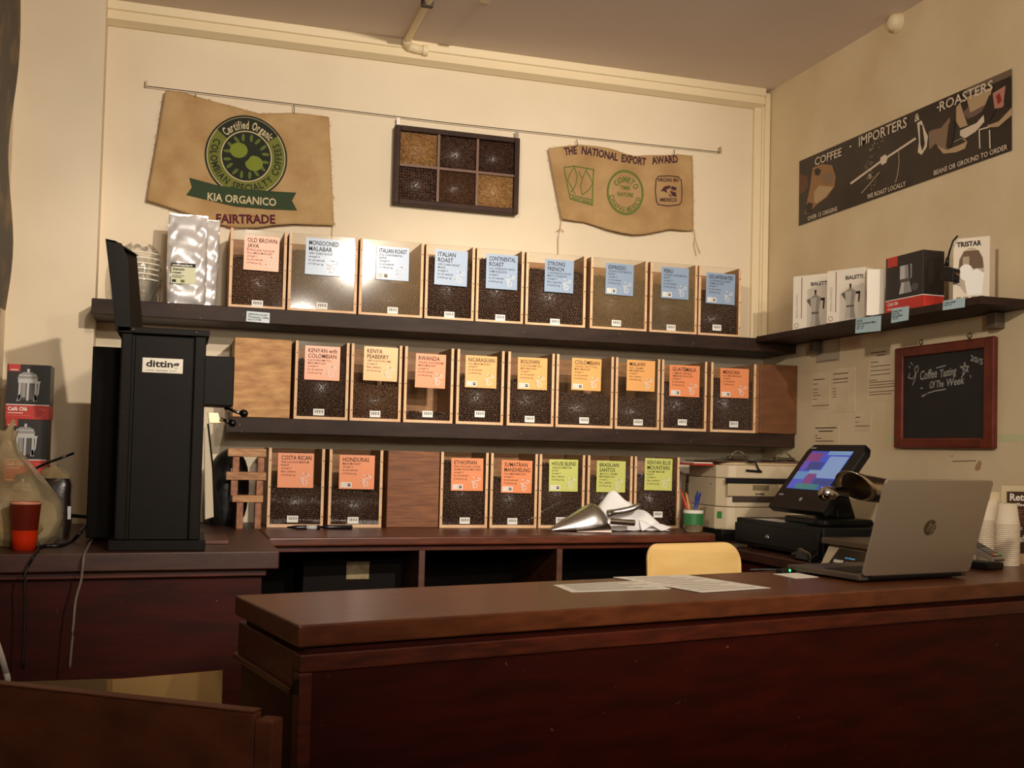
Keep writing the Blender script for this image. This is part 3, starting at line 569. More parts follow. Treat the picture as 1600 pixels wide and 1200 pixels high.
# --- small sack
S2 = Sack([(857, 232), (872, 229), (890, 227), (906, 226), (930, 229), (955, 233), (975, 240), (992, 244), (1012, 243), (1040, 242), (1062, 240), (1083, 243)],
          [(878, 342), (898, 345), (915, 347), (930, 352), (950, 359), (970, 364), (990, 367), (1008, 366), (1028, 362), (1048, 358), (1068, 360), (1085, 360)], .008, 2.1)
t = thing('coffee_sack', 'small jute sack printed THE NATIONAL EXPORT AWARD hung by the corner', 'sack', (0, 0, 0), 0, 'jute sacks on the back wall')
cl = S2.cloth(J2, t); S2.frays(t, THREAD, 60, ['t', 'l', 'r', 'b'])
b = MB()
for tx, a, c_ in (('THE', (883, 242), (902, 240)), ('NATIONAL', (908, 240), (964, 252)), ('EXPORT', (970, 253), (1008, 259)), ('AWARD', (1018, 257), (1061, 253))): S2.text(b, tx, a, c_, .032, 0, .035)
S2.line(b, [(882, 261), (898, 259), (927, 265), (926, 320), (892, 310), (882, 261)], .005, 1)
for ln in ([(898, 260), (892, 270), (888, 280), (896, 295), (900, 303)], [(898, 260), (903, 275), (900, 290), (893, 300)], [(917, 264), (912, 275), (908, 290), (911, 304), (922, 295), (926, 286), (921, 274), (915, 266)], [(905, 268), (910, 278)], [(891, 303), (926, 312)]): S2.line(b, ln, .004, 1)
S2.text(b, 'PRODUCT ORGANICO', (894, 311), (926, 319), .014, 1, .03)
c_ = S2.c(976.5, 301); S2.ring(b, c_, .078, .087, 1, .0022, ry=1.14)
fn = lambda x, z: S2.on(x, z, .0024)
b.arc('COMETO', c_, .058, 150, 22, .024, fn, 1, .03); b.arc('CHIAPAS MEXICO', c_, .066, 192, 348, .021, fn, 1, .03, inward=True, ry=.075)
S2.text(b, 'TIME', (968, 296), (984, 297), .016, 1, .03); S2.text(b, 'NATURE', (964, 306), (989, 308), .017, 1, .03)
rr = [(1024, 281), (1028, 276), (1045, 275), (1060, 276), (1065, 282), (1066, 300), (1065, 316), (1061, 320), (1044, 322), (1028, 320), (1025, 315), (1023, 298), (1024, 281)]
S2.line(b, rr, .0045, 0); S2.text(b, 'HECHO EN', (1027, 284), (1060, 284), .015, 0, .03); S2.text(b, 'MEXICO', (1031, 315), (1058, 315), .015, 0, .03)
for pg in ([(1031, 299), (1037, 292), (1046, 290), (1048, 293), (1040, 297), (1042, 302), (1036, 299)], [(1049, 291), (1057, 293), (1056, 298), (1048, 296)], [(1046, 298), (1056, 301), (1057, 308), (1050, 306)], [(1044, 302), (1050, 308), (1046, 307)]): S2.poly(b, pg, 0, .002)
obj('print', b, [PURPLE, PGREEN], cl, recalc=False)
def cord(name, pts, r, m_, par): return obj(name, MB().tube(pts, r, 6), m_, par, smooth=True)
for pts in ([(878, 342), (876, 352), (874, 360), (872, 372), (872, 397)], [(876, 357), (869, 362)], [(876, 357), (881, 362)], [(1085, 360), (1086, 370), (1084, 382), (1088, 400)], [(1086, 372), (1090, 385), (1094, 396)]):
    cord('tie_string', [tuple(pY(x, y, YW-.012-.012*(i == 0))) for i, (x, y) in enumerate(pts)], .0014, THREAD, t)
for px, y0, y1 in ((901, 218, 229), (1053, 234, 242)): cord('hook', [tuple(pY(px, y0, YW-.02)), tuple(pY(px+1, (y0+y1)/2, YW-.028)), tuple(pY(px, y1, YW-.03))], .0016, DW, t)
p = pY(312, 150, YW-.03)
t1 = [o for o in bpy.data.objects if o.name == 'coffee_sack'][0]
for px, y0, y1 in ((305, 146, 152), (459, 164, 178)): cord('hook', [tuple(pY(px, y0, YW-.02)), tuple(pY(px+1, (y0+y1)/2, YW-.028)), tuple(pY(px, y1, YW-.03))], .0016, DW, t1)
cord('loose_string', [tuple(pY(520, 352, YW-.02)), tuple(pY(519, 362, YW-.012)), tuple(pY(518.5, 372, YW-.01))], .001, THREAD, t1)
# --- framed tray of beans
yf = YW-.055; a, c_ = pY(618.5, 194, yf), pY(813, 216, yf); d_ = pY(617.5, 317, yf)
W_, H_ = c_.x-a.x, a.z-d_.z
t = thing('bean_display_frame', 'dark wooden frame of six compartments filled with coffee beans on the wall', 'frame', (a.x, yf, d_.z))
FR = mat('dark_frame_wood', (62, 38, 25), .6, rgb2=(48, 29, 20), nscale=9, spec=.25); fw = .022
obj('back_panel', MB().box(.01, W_-.01, .028, .04, .01, H_-.01), FR, t)
for nm, bb in (('frame_bar', (0, fw, 0, H_)), ('frame_bar', (W_-fw, W_, 0, H_)), ('frame_bar', (fw, W_-fw, 0, fw)), ('frame_bar', (fw, W_-fw, H_-fw, H_))): obj(nm, MB().box(bb[0], bb[1], 0, .045, bb[2], bb[3]), FR, t, bevel=.003)
cw = (W_-2*fw-.02)/3; ch = (H_-2*fw-.01)/2
for k in (1, 2): obj('divider', MB().box(fw+k*cw+(k-1)*.01, fw+k*cw+(k-1)*.01+.01, .004, .028, fw, H_-fw), mat('divider_wood', (112, 78, 58), .5), t)
for k in range(3): obj('divider', MB().box(fw+k*(cw+.01), fw+k*(cw+.01)+cw, .006, .028, fw+ch, fw+ch+.01), mat('divider_wood', (112, 78, 58), .5), t)
for k, bm in enumerate((BEAN, mat('brown_beans', (88, 58, 36), .4, rgb2=(66, 42, 26), nscale=60), BEAN3, BEAN3, BEAN, mat('cocoa_beans', (74, 46, 34), .4, rgb2=(52, 32, 24), nscale=60))):
    i, j = k % 3, k//3; x0 = fw+i*(cw+.01); z0 = fw+j*(ch+.01); sz = .0052 if k != 0 else .007; st = sz*1.55
    P = np.array([(x0+sz+p_*(cw-2*sz)/int((cw-2*sz)/st), .018, z0+sz+q_*(ch-2*sz)/int((ch-2*sz)/st)) for p_ in range(int((cw-2*sz)/st)+1) for q_ in range(int((ch-2*sz)/st)+1)]); P += rng.normal(0, .0016, P.shape)
    V, T = bean_layer(P, sz); V3, T3 = box_np(x0, x0+cw, .019, .0279, z0, z0+ch); npobj('beans', np.concatenate([V, V3]), np.concatenate([T, T3+len(V)]), bm, t, kind='stuff')
for px, y0, y1 in ((622, 184.5, 197), (807, 206, 219)):
    e, g = pY(px, y0, YW-.02), pY(px, y1, YW-.02); obj('hanging_strap', MB().box(e.x-.007-a.x, e.x+.007-a.x, .053-.026, .0545-.026, g.z-d_.z, e.z-d_.z), STEEL, t)
# price ticket on the upper shelf front
def ticket(name, label, c00, c10, c11, c01, lines, m_, n, cat='price ticket', group=None):
    """corners bottom-left, bottom-right, top-right, top-left in 3D; n = outward direction"""
    P = [Vector(v) for v in (c00, c10, c11, c01)]; n = Vector(n); u = (P[1]-P[0]).normalized(); v = (P[3]-P[0]).normalized(); w_ = (P[1]-P[0]).length; h_ = (P[3]-P[0]).length
    t = thing(name, label, cat, P[0], 0, group); O = Vector((0, 0, 0))
    cd = obj('card', MB().hull([q-P[0] for q in P], [q-P[0]+n*.0008 for q in P]), m_, t); b = MB(); y = .9
    for tx, hh, ww in lines:
        y -= hh*1.35; b.text(tx, n*.0014+u*(w_*.06)+v*(h_*y), u, v, hh*h_, maxw=w_*ww, bold=.02)
    obj('lettering', b, INK, cd, recalc=False); return t
BLUET = mat('pale_blue_ticket', (178, 206, 214), .6)
ys = YW-.2805
ticket('price_ticket', 'white shelf ticket reading GERSON ROAST under the OLD BROWN JAVA bin', *[pY(x, y, ys) for x, y in ((384.5, 502), (421, 505), (421.5, 489), (385.5, 486))], [('GERSON ROAST', .19, .86), ('Therapeutic Coffee', .19, .9), ('1kg at £19.80', .17, .7)], mat('white_blue_ticket', (214, 226, 232), .6), (0, -1, 0))
# ================================================================== poster on the right wall
def rw(x, y, off=.0): return pX(x, y, XR-off)
t = thing('banner_poster', 'long dark photo banner reading COFFEE IMPORTERS and ROASTERS on the right wall', 'banner', rw(1248, 353))
O = rw(1248, 353)
def P_(x, y, off): return rw(x, y, off)-O
bd = obj('sheet', MB().hull([P_(*c, .0005) for c in ((1248, 353), (1581, 235), (1581, 107), (1249, 252))], [P_(*c, .003) for c in ((1248, 353), (1581, 235), (1581, 107), (1249, 252))]), mat('banner_black', (46, 32, 24), .4, rgb2=(34, 23, 17), nscale=9), t)
b = MB()
def pp(pts, mi, off=.0036): b.add([P_(x, y, off) for x, y in pts], [tuple(range(len(pts)))], mi)
def pl(pts, w, mi, off=.0042):
    for (x0, y0), (x1, y1) in zip(pts[:-1], pts[1:]):
        l = math.hypot(x1-x0, y1-y0) or 1; nx, ny = -(y1-y0)/l*w/2, (x1-x0)/l*w/2
        pp([(x0+nx, y0+ny), (x0-nx, y0-ny), (x1-nx, y1-ny), (x1+nx, y1+ny)], mi, off)
pp([(1249, 272), (1262, 275), (1264, 290), (1258, 300), (1249, 303)], 4)
pp([(1270, 262), (1284, 256), (1300, 258), (1306, 276), (1304, 292), (1292, 308), (1276, 320), (1262, 334), (1257, 335), (1262, 310), (1266, 290)], 0)
pp([(1272, 300), (1280, 290), (1302, 292), (1290, 308), (1276, 318), (1272, 316)], 1, .004); pp([(1259, 322), (1263, 316), (1270, 318), (1268, 330), (1259, 334)], 5, .0042)
pp([(1272, 266), (1277, 262), (1283, 266), (1280, 274), (1274, 274)], 5, .0042); pp([(1284, 272), (1298, 268), (1304, 280), (1294, 288), (1284, 284)], 6, .0042)
pl([(1329, 287), (1378, 251), (1431, 216)], 3.2, 2); pp([(1376, 246), (1383, 241), (1387, 246), (1385, 254), (1378, 258), (1375, 253)], 2, .0046)
pl([(1346, 302), (1360, 286), (1374, 269)], 1.6, 3); pp([(1357, 272), (1361, 271), (1362, 277), (1358, 281)], 3, .0046); pl([(1404, 233), (1405, 255), (1402, 275), (1399, 285)], 1.4, 3)
for k in range(70):
    a = random.uniform(.7, 3.6); r = random.uniform(42, 60); x, y = 1392+r*math.cos(a+1.2)*.7, 262-r*math.sin(a+1.2)*.9
    if 1345 < x < 1425 and 212 < y < 300: pp([(x, y), (x+1.4, y-.5), (x+1.2, y+1.0), (x, y+1.3)], 3, .0044)
pp([(1433, 192), (1440, 188), (1446, 205), (1450, 213), (1448, 230), (1440, 242), (1434, 238), (1436, 222)], 2); pp([(1437, 194), (1441, 196), (1445, 225), (1441, 236), (1438, 225)], 5, .0042)
pp([(1451, 206), (1457, 203), (1470, 200), (1480, 188), (1484, 182), (1485, 204), (1480, 232), (1470, 234), (1462, 224), (1452, 234)], 6); pp([(1464, 228), (1480, 234), (1500, 226), (1512, 220), (1508, 232), (1494, 238), (1474, 240)], 1, .0042)
pp([(1478, 230), (1482, 195), (1488, 185), (1492, 190), (1490, 215), (1484, 232)], 5, .0046); pp([(1494, 168), (1500, 160), (1506, 178), (1512, 196), (1500, 200), (1494, 190)], 1); pp([(1500, 204), (1526, 192), (1538, 178), (1540, 188), (1524, 206), (1508, 216), (1500, 212)], 2, .0042)
pp([(1512, 168), (1540, 150), (1544, 156), (1534, 174), (1526, 180), (1512, 186), (1504, 176)], 7); pp([(1508, 150), (1581, 118), (1581, 107), (1508, 139)], 8); pp([(1510, 152), (1550, 136), (1546, 160), (1516, 176)], 1, .0038)
pp([(1536, 172), (1545, 150), (1555, 140), (1560, 165), (1548, 186), (1538, 190)], 5, .0044); pp([(1551, 146), (1572, 133), (1578, 134), (1574, 155), (1566, 168), (1554, 170)], 9, .0046)
pp([(1556, 150), (1562, 145), (1565, 158), (1559, 163)], 10, .005); pp([(1572, 128), (1581, 124), (1581, 160), (1572, 168), (1568, 160)], 5, .0048); pp([(1542, 196), (1560, 190), (1581, 168), (1581, 180), (1560, 198), (1545, 199)], 1, .005)
for x in (1530, 1546): pl([(x, 203), (x+1, 232)], 2, 2)
pl([(1529, 203), (1547, 198)], 2, 2); pl([(1490, 222), (1502, 216), (1512, 222), (1504, 214)], 1.2, 3)
for tx, p0, p1, h in (('COFFEE', (1273, 259), (1315, 243), 13), ('IMPORTERS', (1342, 229), (1417, 198), 16), ('&', (1429, 191), (1437, 187), 13), ('ROASTERS', (1468, 174), (1551, 140), 16), ('OVER 15 ORIGINS', (1262, 345), (1308, 329), 7), ('WE ROAST LOCALLY', (1355, 311), (1415, 290), 7.5), ('BEANS OR GROUND TO ORDER', (1459, 274), (1574, 233), 8)):
    q0, q1 = P_(*p0, .0056), P_(*p1, .0056); hh = abs((P_(p0[0], p0[1]-h, .0056)-q0).z); b.fit(tx, q0, q1, hh*.92, 2, .012)
for x, y in ((1327.5, 228), (1464, 167)): pp([(x, y), (x+2.5, y-1), (x+2.5, y+1.6), (x, y+2.6)], 2, .0056)
obj('print', b, [mat('photo_tan', (156, 114, 74), .5), mat('photo_cream', (190, 160, 122), .5), mat('photo_white', (226, 210, 186), .5), mat('photo_pale', (170, 152, 128), .5), mat('photo_brown', (98, 64, 38), .5), mat('photo_dark', (40, 28, 24), .5), mat('photo_taupe', (138, 112, 88), .5), mat('photo_mauve', (120, 92, 84), .5), mat('photo_band', (112, 94, 74), .5), mat('photo_skin', (190, 130, 112), .5), mat('photo_red', (150, 40, 36), .5)], bd, recalc=False)
# ================================================================== right-hand shelf and its boxes
XS = XR-.2; ZS = 1.838
t = thing('side_wall_shelf', 'thin dark shelf on the right wall carrying boxed coffee makers', 'shelf', (XS, 2.742, ZS))
obj('board', MB().prism([(0, 0), (.198, .0), (.198, 4.095-2.742), (0, 4.095-2.742)], -.026, -.0005), mat('dark_shelf_paint', (58, 44, 38)), t, bevel=.002)
for yb in (.14, 1.18): 
    k = obj('bracket', MB().box(.16, .198, yb-.02, yb+.02, -.078, -.027), GREY if 0 else mat('bracket_grey', (92, 78, 60), .5), t, bevel=.002)
def rs(x, y, X=XS): return pX(x, y, X)
def moka_print(b, x, y, s, D, k=0):
    """stove-top pot drawn on a face; D(u, v) maps face coordinates to 3D"""
    def pg(pts, mi, l=0): b.add([D(x+a*s, y+c*s, l) for a, c in pts], [tuple(range(len(pts)))], mi)
    pg([(-.20, 0), (.30, 0), (.22, .36), (-.12, .36)], 0); pg([(.05, 0), (.30, 0), (.22, .36), (.06, .36)], 1, 1)
    pg([(-.13, .36), (.23, .36), (.23, .42), (-.13, .42)], 2); pg([(-.12, .42), (.22, .42), (.30, .86), (-.20, .86)], 0); pg([(.06, .42), (.22, .42), (.30, .86), (.10, .86)], 1, 1)
    pg([(-.20, .86), (-.38, .80), (-.16, .58)], 2); pg([(-.19, .86), (.29, .86), (.10, .95), (.0, .95)], 1); pg([(.02, .95), (.08, .95), (.10, 1.1), (0, 1.1)], 3); pg([(.30, .84), (.5, .84), (.46, .5), (.40, .5), (.42, .76), (.30, .76)], 3)
MOKA = [mat('pot_light', (206, 200, 188), .5), mat('pot_mid', (166, 158, 146), .5), mat('pot_dark', (112, 104, 96), .5), INK]
WBOX = mat('white_carton', (232, 222, 204), .55)
def carton(name, label, Ya, Yb, Xf, z0, h, d, m_, rz=0, cat='box', group=None):
    """box standing with its printed face towards -X (local face plane x=0); u runs from the back of the room to the front"""
    t = thing(name, label, cat, (Xf, (Ya+Yb)/2, z0), rz, group); w_ = abs(Ya-Yb)
    bx = obj('carton', MB().box(0, d, -w_/2, w_/2, 0, h), m_, t, bevel=.0012)
    D = lambda u, v, l=0: (-.0006-.0003*l, w_/2-u*w_, v*h)
    return t, bx, D, w_, h
def boxspan(x0, x1, ym, X): return pX(x0, ym, X).y, pX(x1, ym, X).y
for k, (x0, x1, yt, yb, X, lab) in enumerate(((1250, 1313, 424, 509, XS+.07, 'white moka pot box furthest back on the side shelf'), (1302, 1368, 423, 499, XS+.05, 'white moka pot box second along the side shelf, overlapping the first'))):
    ya, yb_ = boxspan(x0, x1, 465, X)
    yb_ = ya-.16
    t, bx, D, w_, h = carton('coffee_maker_box', lab, ya, yb_, X, ZS, (.224, .205)[k], .07, WBOX, .5 if k == 0 else .42, group='white moka pot boxes')
    b = MB(); moka_print(b, .60, .08, .58, D)
    b.add([D(.235, .22), D(.255, .22), D(.255, .97), D(.235, .97)], [(0, 1, 2, 3)], 4)
    b.text('BIALETTI', D(.50, .80, 1), (0, -1, 0), (0, 0, 1), .014, maxw=w_*.46, mi=3, bold=.03)
    b.text('MOKA EXPRESS', D(.15, .24, 1), (0, 0, 1), (0, 1, 0), .010, maxw=h*.45, mi=1)
    for q_ in range(12): 
        a0, a1 = q_*math.pi/6, (q_+1)*math.pi/6; b.add([D(.11+.06*math.cos(a)*r, .1+.05*math.sin(a)*r, 1) for a, r in ((a0, 1), (a1, 1), (a1, .8), (a0, .8))], [(0, 1, 2, 3)], 2)
    b.add([D(0, 0, 1), D(1, 0, 1), D(1, .025, 1), D(0, .025, 1)], [(0, 1, 2, 3)], 4)
    obj('print', b, MOKA+[mat('brick_red_line', (150, 60, 46), .6)], bx, recalc=False)
ya = pX(1344, 470, XS+.008).y
t, bx, D, w_, h = carton('coffee_maker_box', 'small white box turned to show its grey side, next to the black box', ya, ya-.075, XS+.004, ZS, .165, .06, WBOX, -.5, group='white moka pot boxes')
b = MB(); moka_print(b, .75, .1, .5, D); b.add([D(.40, .2), D(.45, .2), D(.45, .95), D(.40, .95)], [(0, 1, 2, 3)], 4); obj('print', b, MOKA+[mat('brick_red_line', (150, 60, 46), .6)], bx, recalc=False)
# black box with the espresso pot
BBOX = mat('black_carton', (30, 24, 22), .45)
ya, yb_ = boxspan(1383, 1441, 440, XS+.01)
t, bx, D, w_, h = carton('coffee_maker_box', 'black and red boxed steel espresso maker on the side shelf', ya, yb_, XS+.012, ZS, .192, .085, BBOX)
b = MB()
def pg(D, pts, mi, l=0): b.add([D(u, v, l) for u, v in pts], [tuple(range(len(pts)))], mi)
pg(D, [(0, 0), (1, 0), (1, .21), (0, .21)], 0); pg(D, [(0, .21), (1, .21), (1, .225), (0, .225)], 1); pg(D, [(.05, .82), (.33, .82), (.33, 1), (.05, 1)], 0)
b.add([(x, -w_/2-.0006, z*h) for x, z in ((0, 0), (.085, 0), (.085, .21), (0, .21))], [(0, 1, 2, 3)], 0); b.add([(x, -w_/2-.0007, z*h) for x, z in ((0, .21), (.085, .21), (.085, .225), (0, .225))], [(0, 1, 2, 3)], 1)
pg(D, [(.38, .30), (.72, .30), (.66, .50), (.44, .50)], 2); pg(D, [(.50, .30), (.72, .30), (.66, .50), (.52, .50)], 3, 1); pg(D, [(.40, .50), (.68, .50), (.68, .56), (.40, .56)], 4); pg(D, [(.40, .56), (.64, .56), (.62, .80), (.40, .80)], 2); pg(D, [(.54, .56), (.64, .56), (.62, .80), (.53, .80)], 3, 1); pg(D, [(.66, .80), (.72, .80), (.72, .55), (.68, .55), (.68, .76)], 3)
pg(D, [(.80+.1*math.cos(a), .38+.07*math.sin(a)) for a in [k*.628 for k in range(10)]], 4)
b.text('Café Olé', D(.07, .12, 1), (0, -1, 0), (0, 0, 1), .011, maxw=w_*.5, mi=1, bold=.02); pg(D, [(.07, .05), (.45, .05), (.45, .065), (.07, .065)], 1, 1)
obj('print', b, [RED, WHITE, LGREY, GREY, DGREY], bx, recalc=False)
# white blister box with grinder inside and its plug hanging out
p = pX(1531, 463, XS+.02)
t, bx, D, w_, h = carton('coffee_grinder_box', 'tall white blister box marked TRISTAR at the shelf end', p.y+.012, p.y+.122, XS+.045, ZS, .20, .07, mat('pale_carton', (226, 212, 190), .5), 0)
t.location = (XS+.045, p.y+.07, ZS); t.rotation_euler = (0, 0, .62)
D = lambda u, v, l=0: (-.0006-.0003*l, w_/2-u*w_, v*h)
b = MB(); b.text('TRISTAR', D(.10, .865, 1), (0, -1, 0), (0, 0, 1), .015, width=w_*.68, mi=3, bold=.04)
oval = [(.5+.36*math.cos(a), .46+.38*math.sin(a)) for a in [k*math.pi/12 for k in range(24)]]
pg(D, oval, 1); pg(D, [(.16, .50), (.84, .50), (.82, .66), (.70, .79), (.30, .79), (.18, .66)], 2, 1); pg(D, [(.40, .08), (.80, .08), (.86, .42), (.66, .50), (.30, .40)], 0, 2)
pg(D, [(.36+.2*math.cos(a), .45+.13*math.sin(a)) for a in [k*math.pi/8 for k in range(16)]], 0, 3); pg(D, [(.27, .50), (.45, .50), (.45, .70), (.27, .70)], 4, 2)
for u in (.1, .3, .52, .74): pg(D, [(u, .02), (u+.13, .02), (u+.13, .06), (u, .06)], 5, 1)
obj('print', b, [WHITE, mat('blister_taupe', (190, 174, 150), .3), mat('blister_brown', (110, 86, 66), .3), INK, mat('photo_pale', (170, 152, 128)), mat('photo_taupe', (138, 112, 88))], bx, recalc=False)
t = thing('power_plug', 'black mains plug hanging on its cable beside the blister box', 'plug', pX(1482, 430, XS-.01))
O = pX(1482, 430, XS-.01); q = lambda x, y, X=XS-.01: pX(x, y, X)-O
obj('cable', MB().tube([q(1496, 369, XS+.012), q(1489, 377), q(1484, 392), q(1481, 404)], .0032, 8), BLK, t, smooth=True)
obj('strain_relief', MB().tube([q(1481, 402), q(1479, 416)], [.005, .008], 10), BLK, t, smooth=True)
obj('plug_body', MB().hull([q(1469, 438), q(1487, 441), q(1489, 420), q(1474, 416)], [v+Vector((.03, 0, 0)) for v in (q(1469, 438), q(1487, 441), q(1489, 420), q(1474, 416))]), BLK, t, bevel=.004)
for (x0, y0), (x1, y1) in (((1486, 438), (1493, 440.5)), ((1488, 427), (1493, 429))): obj('pin', MB().tube([q(x0, y0)+Vector((.012, 0, 0)), q(x1, y1)+Vector((.012, 0, 0))], .0035, 6), mat('brass_pin', (190, 150, 90), .3, .8) if y0 < 430 else BLK, t)
xt = XS-.0012
for lab, cs, lines in (('blue shelf ticket below the white moka pot boxes', ((1336.5, 521), (1376, 517), (1377, 493), (1337.5, 497)), [('QUICK', .13, .5), ('Stove Top Espresso Maker', .13, .92), ('3 cup   6 cup', .11, .7), ('£24     £32', .11, .7)]),
                       ('blue shelf ticket below the black espresso maker box', ((1392.5, 505), (1419.5, 500), (1420.5, 478), (1394, 483)), [('Stainless Steel', .13, .88), ('Stove Top', .13, .6), ('Espresso Maker', .13, .88), ('4 cup  £30', .11, .8)]),
                       ('pale green shelf ticket near the blister box', ((1473, 485), (1507.5, 480), (1508, 465), (1474, 470)), [('Coffee Grinder', .2, .8), ('electric  £25', .16, .9)])):
    ticket('price_ticket', lab, *[pX(x, y, xt) for x, y in cs], lines, BLUET, (-1, 0, 0), group='tickets on the side shelf')
# ================================================================== blackboard and papers on the right wall
O = rw(1404, 700); t = thing('blackboard', 'small chalkboard in a red-brown moulded frame on the right wall', 'blackboard', O)
FRM = mat('cherry_frame', (112, 42, 22), .4, rgb2=(88, 30, 16), nscale=8, stretch=(2, 2, 2)); bw, bh, fw = .508, .366, .045
obj('slate', MB().box(-.012, -.004, -bw+.02, -.02, .02, bh-.02), mat('slate_black', (30, 26, 24), .75, rgb2=(38, 34, 31), nscale=6), t)
for y0, y1, z0, z1 in ((-fw, 0, 0, bh), (-bw, -bw+fw, 0, bh)): obj('frame_bar', MB().box(-.024, -.001, y0, y1, z0, z1), FRM, t, bevel=.006)
for z0, z1 in ((0, fw*.8), (bh-fw*.8, bh)): obj('frame_bar', MB().box(-.024, -.001, -bw+fw, -fw, z0, z1), FRM, t, bevel=.006)
for y in (-.13, -.38):
    obj('eye_hook', MB().tube([(-.008, y+.009*math.cos(a), bh+.014+.009*math.sin(a)) for a in [k*math.pi/5 for k in range(11)]], .002, 6), STEEL, t)
b = MB(); CH = mat('chalk', (170, 168, 160), .9)
def bp(x, y): v = pX(x, y, XR-.0128)-O; return v
def chl(pts, w=.0035):
    P = [bp(*p) for p in pts]
    for a, c in zip(P[:-1], P[1:]):
        d = c-a; l = d.length or 1; n = Vector((0, -d.z, d.y))/l*w/2; b.add([a+n, a-n, c-n, c+n], [(0, 1, 2, 3)])
for tx, p0, p1, h in (('Coffee', (1437, 594), (1466, 589), 14), ('Tasting', (1468, 590), (1496, 584), 12), ('Of The', (1452, 607), (1476, 604), 11), ('Week', (1478, 604), (1509, 599), 12), ('20/5', (1516, 563), (1537, 571), 9)):
    q0, q1 = bp(*p0), bp(*p1); d = q1-q0; b.text(tx, q0, d.normalized(), (0, 0, 1), abs((bp(p0[0], p0[1]-h)-q0).z), width=d.length*.92, bold=.012, slant=.12)
for ln in ([(1422, 583), (1419, 590), (1426, 592), (1435, 578), (1434, 571), (1429, 575), (1431, 588), (1426, 602)], [(1504, 588), (1507, 566), (1513, 581), (1500, 573), (1514, 572), (1504, 588)], [(1440, 619), (1448, 615), (1460, 611), (1478, 608)], [(1441, 620), (1450, 614)], [(1423, 566), (1426, 571)], [(1420, 572), (1422, 575)], [(1463, 575), (1478, 571)], [(1516, 586), (1517, 590)], [(1438, 606), (1442, 607)]): chl(ln)
obj('chalk_writing', b, CH, t, recalc=False)
GP = mat('stained_paper', (230, 212, 178), .8, rgb2=(216, 194, 156), nscale=6); FAINT = mat('faded_ink', (120, 96, 70), .8)
for lab, (x0, x1, y0, y1), rows, dark in (('small faded notice low on the wall left of the till screen', (1272, 1311, 664, 706), [(.06, .9, .88), (.2, .75, .76), (.06, .14, .6), (.06, .3, .5), (.06, .8, .4)], 1),
                         ('narrow faded list pinned beside the red-brown bin', (1268, 1297, 584, 640), [(.1, .7, .82), (.1, .35, .7), (.1, .35, .55), (.1, .35, .46), (.1, .5, .38), (.1, .3, .28), (.05, .95, .1)], 0),
                         ('creased faded form with check marks next to the list', (1300, 1336, 577, 645), [(.05, .7, .88), (.05, .7, .76), (.05, .7, .68), (.05, .18, .55), (.05, .18, .48), (.05, .2, .42), (.05, .2, .36)], 0),
                         ('wide faded table of text left of the chalkboard', (1356, 1403, 546, 628), [(.1, .6, .92), (.3, .55, .86), (.1, .35, .74), (.1, .75, .66), (.1, .75, .58), (.1, .75, .5), (.05, .3, .4), (.05, .95, .36), (.05, .95, .31), (.05, .95, .26), (.05, .95, .18), (.05, .8, .13)], 0),
                         ('scrap of pale paper below the chalkboard notes', (1335, 1362, 645, 674), [(.08, .35, .75), (.08, .25, .5), (.08, .9, .28)], 0),
                         ('grey blank sheet under the side shelf bracket', (1275, 1312, 532, 568), [(.05, .9, .06)], 0)):
    cs = [rw(x, y) for x, y in ((x0, y1), (x1, y1-1), (x1, y0-3), (x0, y0))]; Yl = cs[0].y; z0 = cs[0].z; z1 = cs[3].z; ww = cs[0].y-cs[1].y
    t = thing('wall_notice', lab, 'notice', (XR, Yl, z0), 0, 'old notices on the right wall')
    sh = obj('sheet', MB().box(-.0012, -.0003, -ww, 0, 0, z1-z0), GP if 'grey' not in lab else mat('grey_sheet', (180, 164, 138), .8), t); b = MB()
    for a, c, v in rows: b.ribbon([(a*ww, v*(z1-z0)), (c*ww, v*(z1-z0))], .0042 if v > .74 else .003, (-.0018, 0, 0), (0, -1, 0), (0, 0, 1))
    obj('text_lines', b, INK if dark else FAINT, sh, recalc=False)
t = thing('green_tape', 'faded pale green tape strip along the wall behind the chalkboard', 'tape', rw(1385, 690))
O = rw(1385, 690); obj('strip', MB().box(-.0008, -.0002, -1.3, 0, .0, .024), mat('faded_green_tape', (204, 204, 156), .8), t)
t = thing('wall_scratch', 'short dark scratch and plaster scuff below the chalkboard', 'mark', rw(1510, 722)); O = rw(1510, 722)
b = MB(); 
for (x0, y0), (x1, y1) in (((1488, 721), (1525, 720)), ((1486, 713), (1489, 712))): 
    a, c = rw(x0, y0, .0006)-O, rw(x1, y1, .0006)-O; b.add([a+Vector((0, 0, .0016)), a-Vector((0, 0, .0016)), c-Vector((0, 0, .0016)), c+Vector((0, 0, .0016))], [(0, 1, 2, 3)])
obj('scratch', b, FAINT, t, recalc=False)
b = MB(); P = [rw(x, y, .0005)-O for x, y in ((1524, 728), (1530, 719), (1534, 722), (1532, 733), (1527, 736), (1523, 734))]; b.add(P, [tuple(range(6))]); obj('scuff', b, mat('scuff_brown', (176, 140, 96), .9), t, recalc=False)
# poster at the far left, on the left wall
t = thing('curled_poster', 'dark curling poster edge on the left wall at the picture edge', 'poster', (XL, 3.6, 1.9))
def cur(u, v):
    y = .50-u*1.6; z = -.13+v*1.15; return (.003+.035*max(0, (u-.0))*0+.022*(1-u)**6*(1+.5*math.sin(v*9))+.004*math.sin(v*7)**2, y+.012*math.sin(v*11), z)
sh = obj('sheet', MB().grid(cur, 24, 24), mat('poster_dark', (50, 38, 30), .5, rgb2=(128, 98, 54), nscale=7, ramp=(.5, .72)), t, smooth=True)
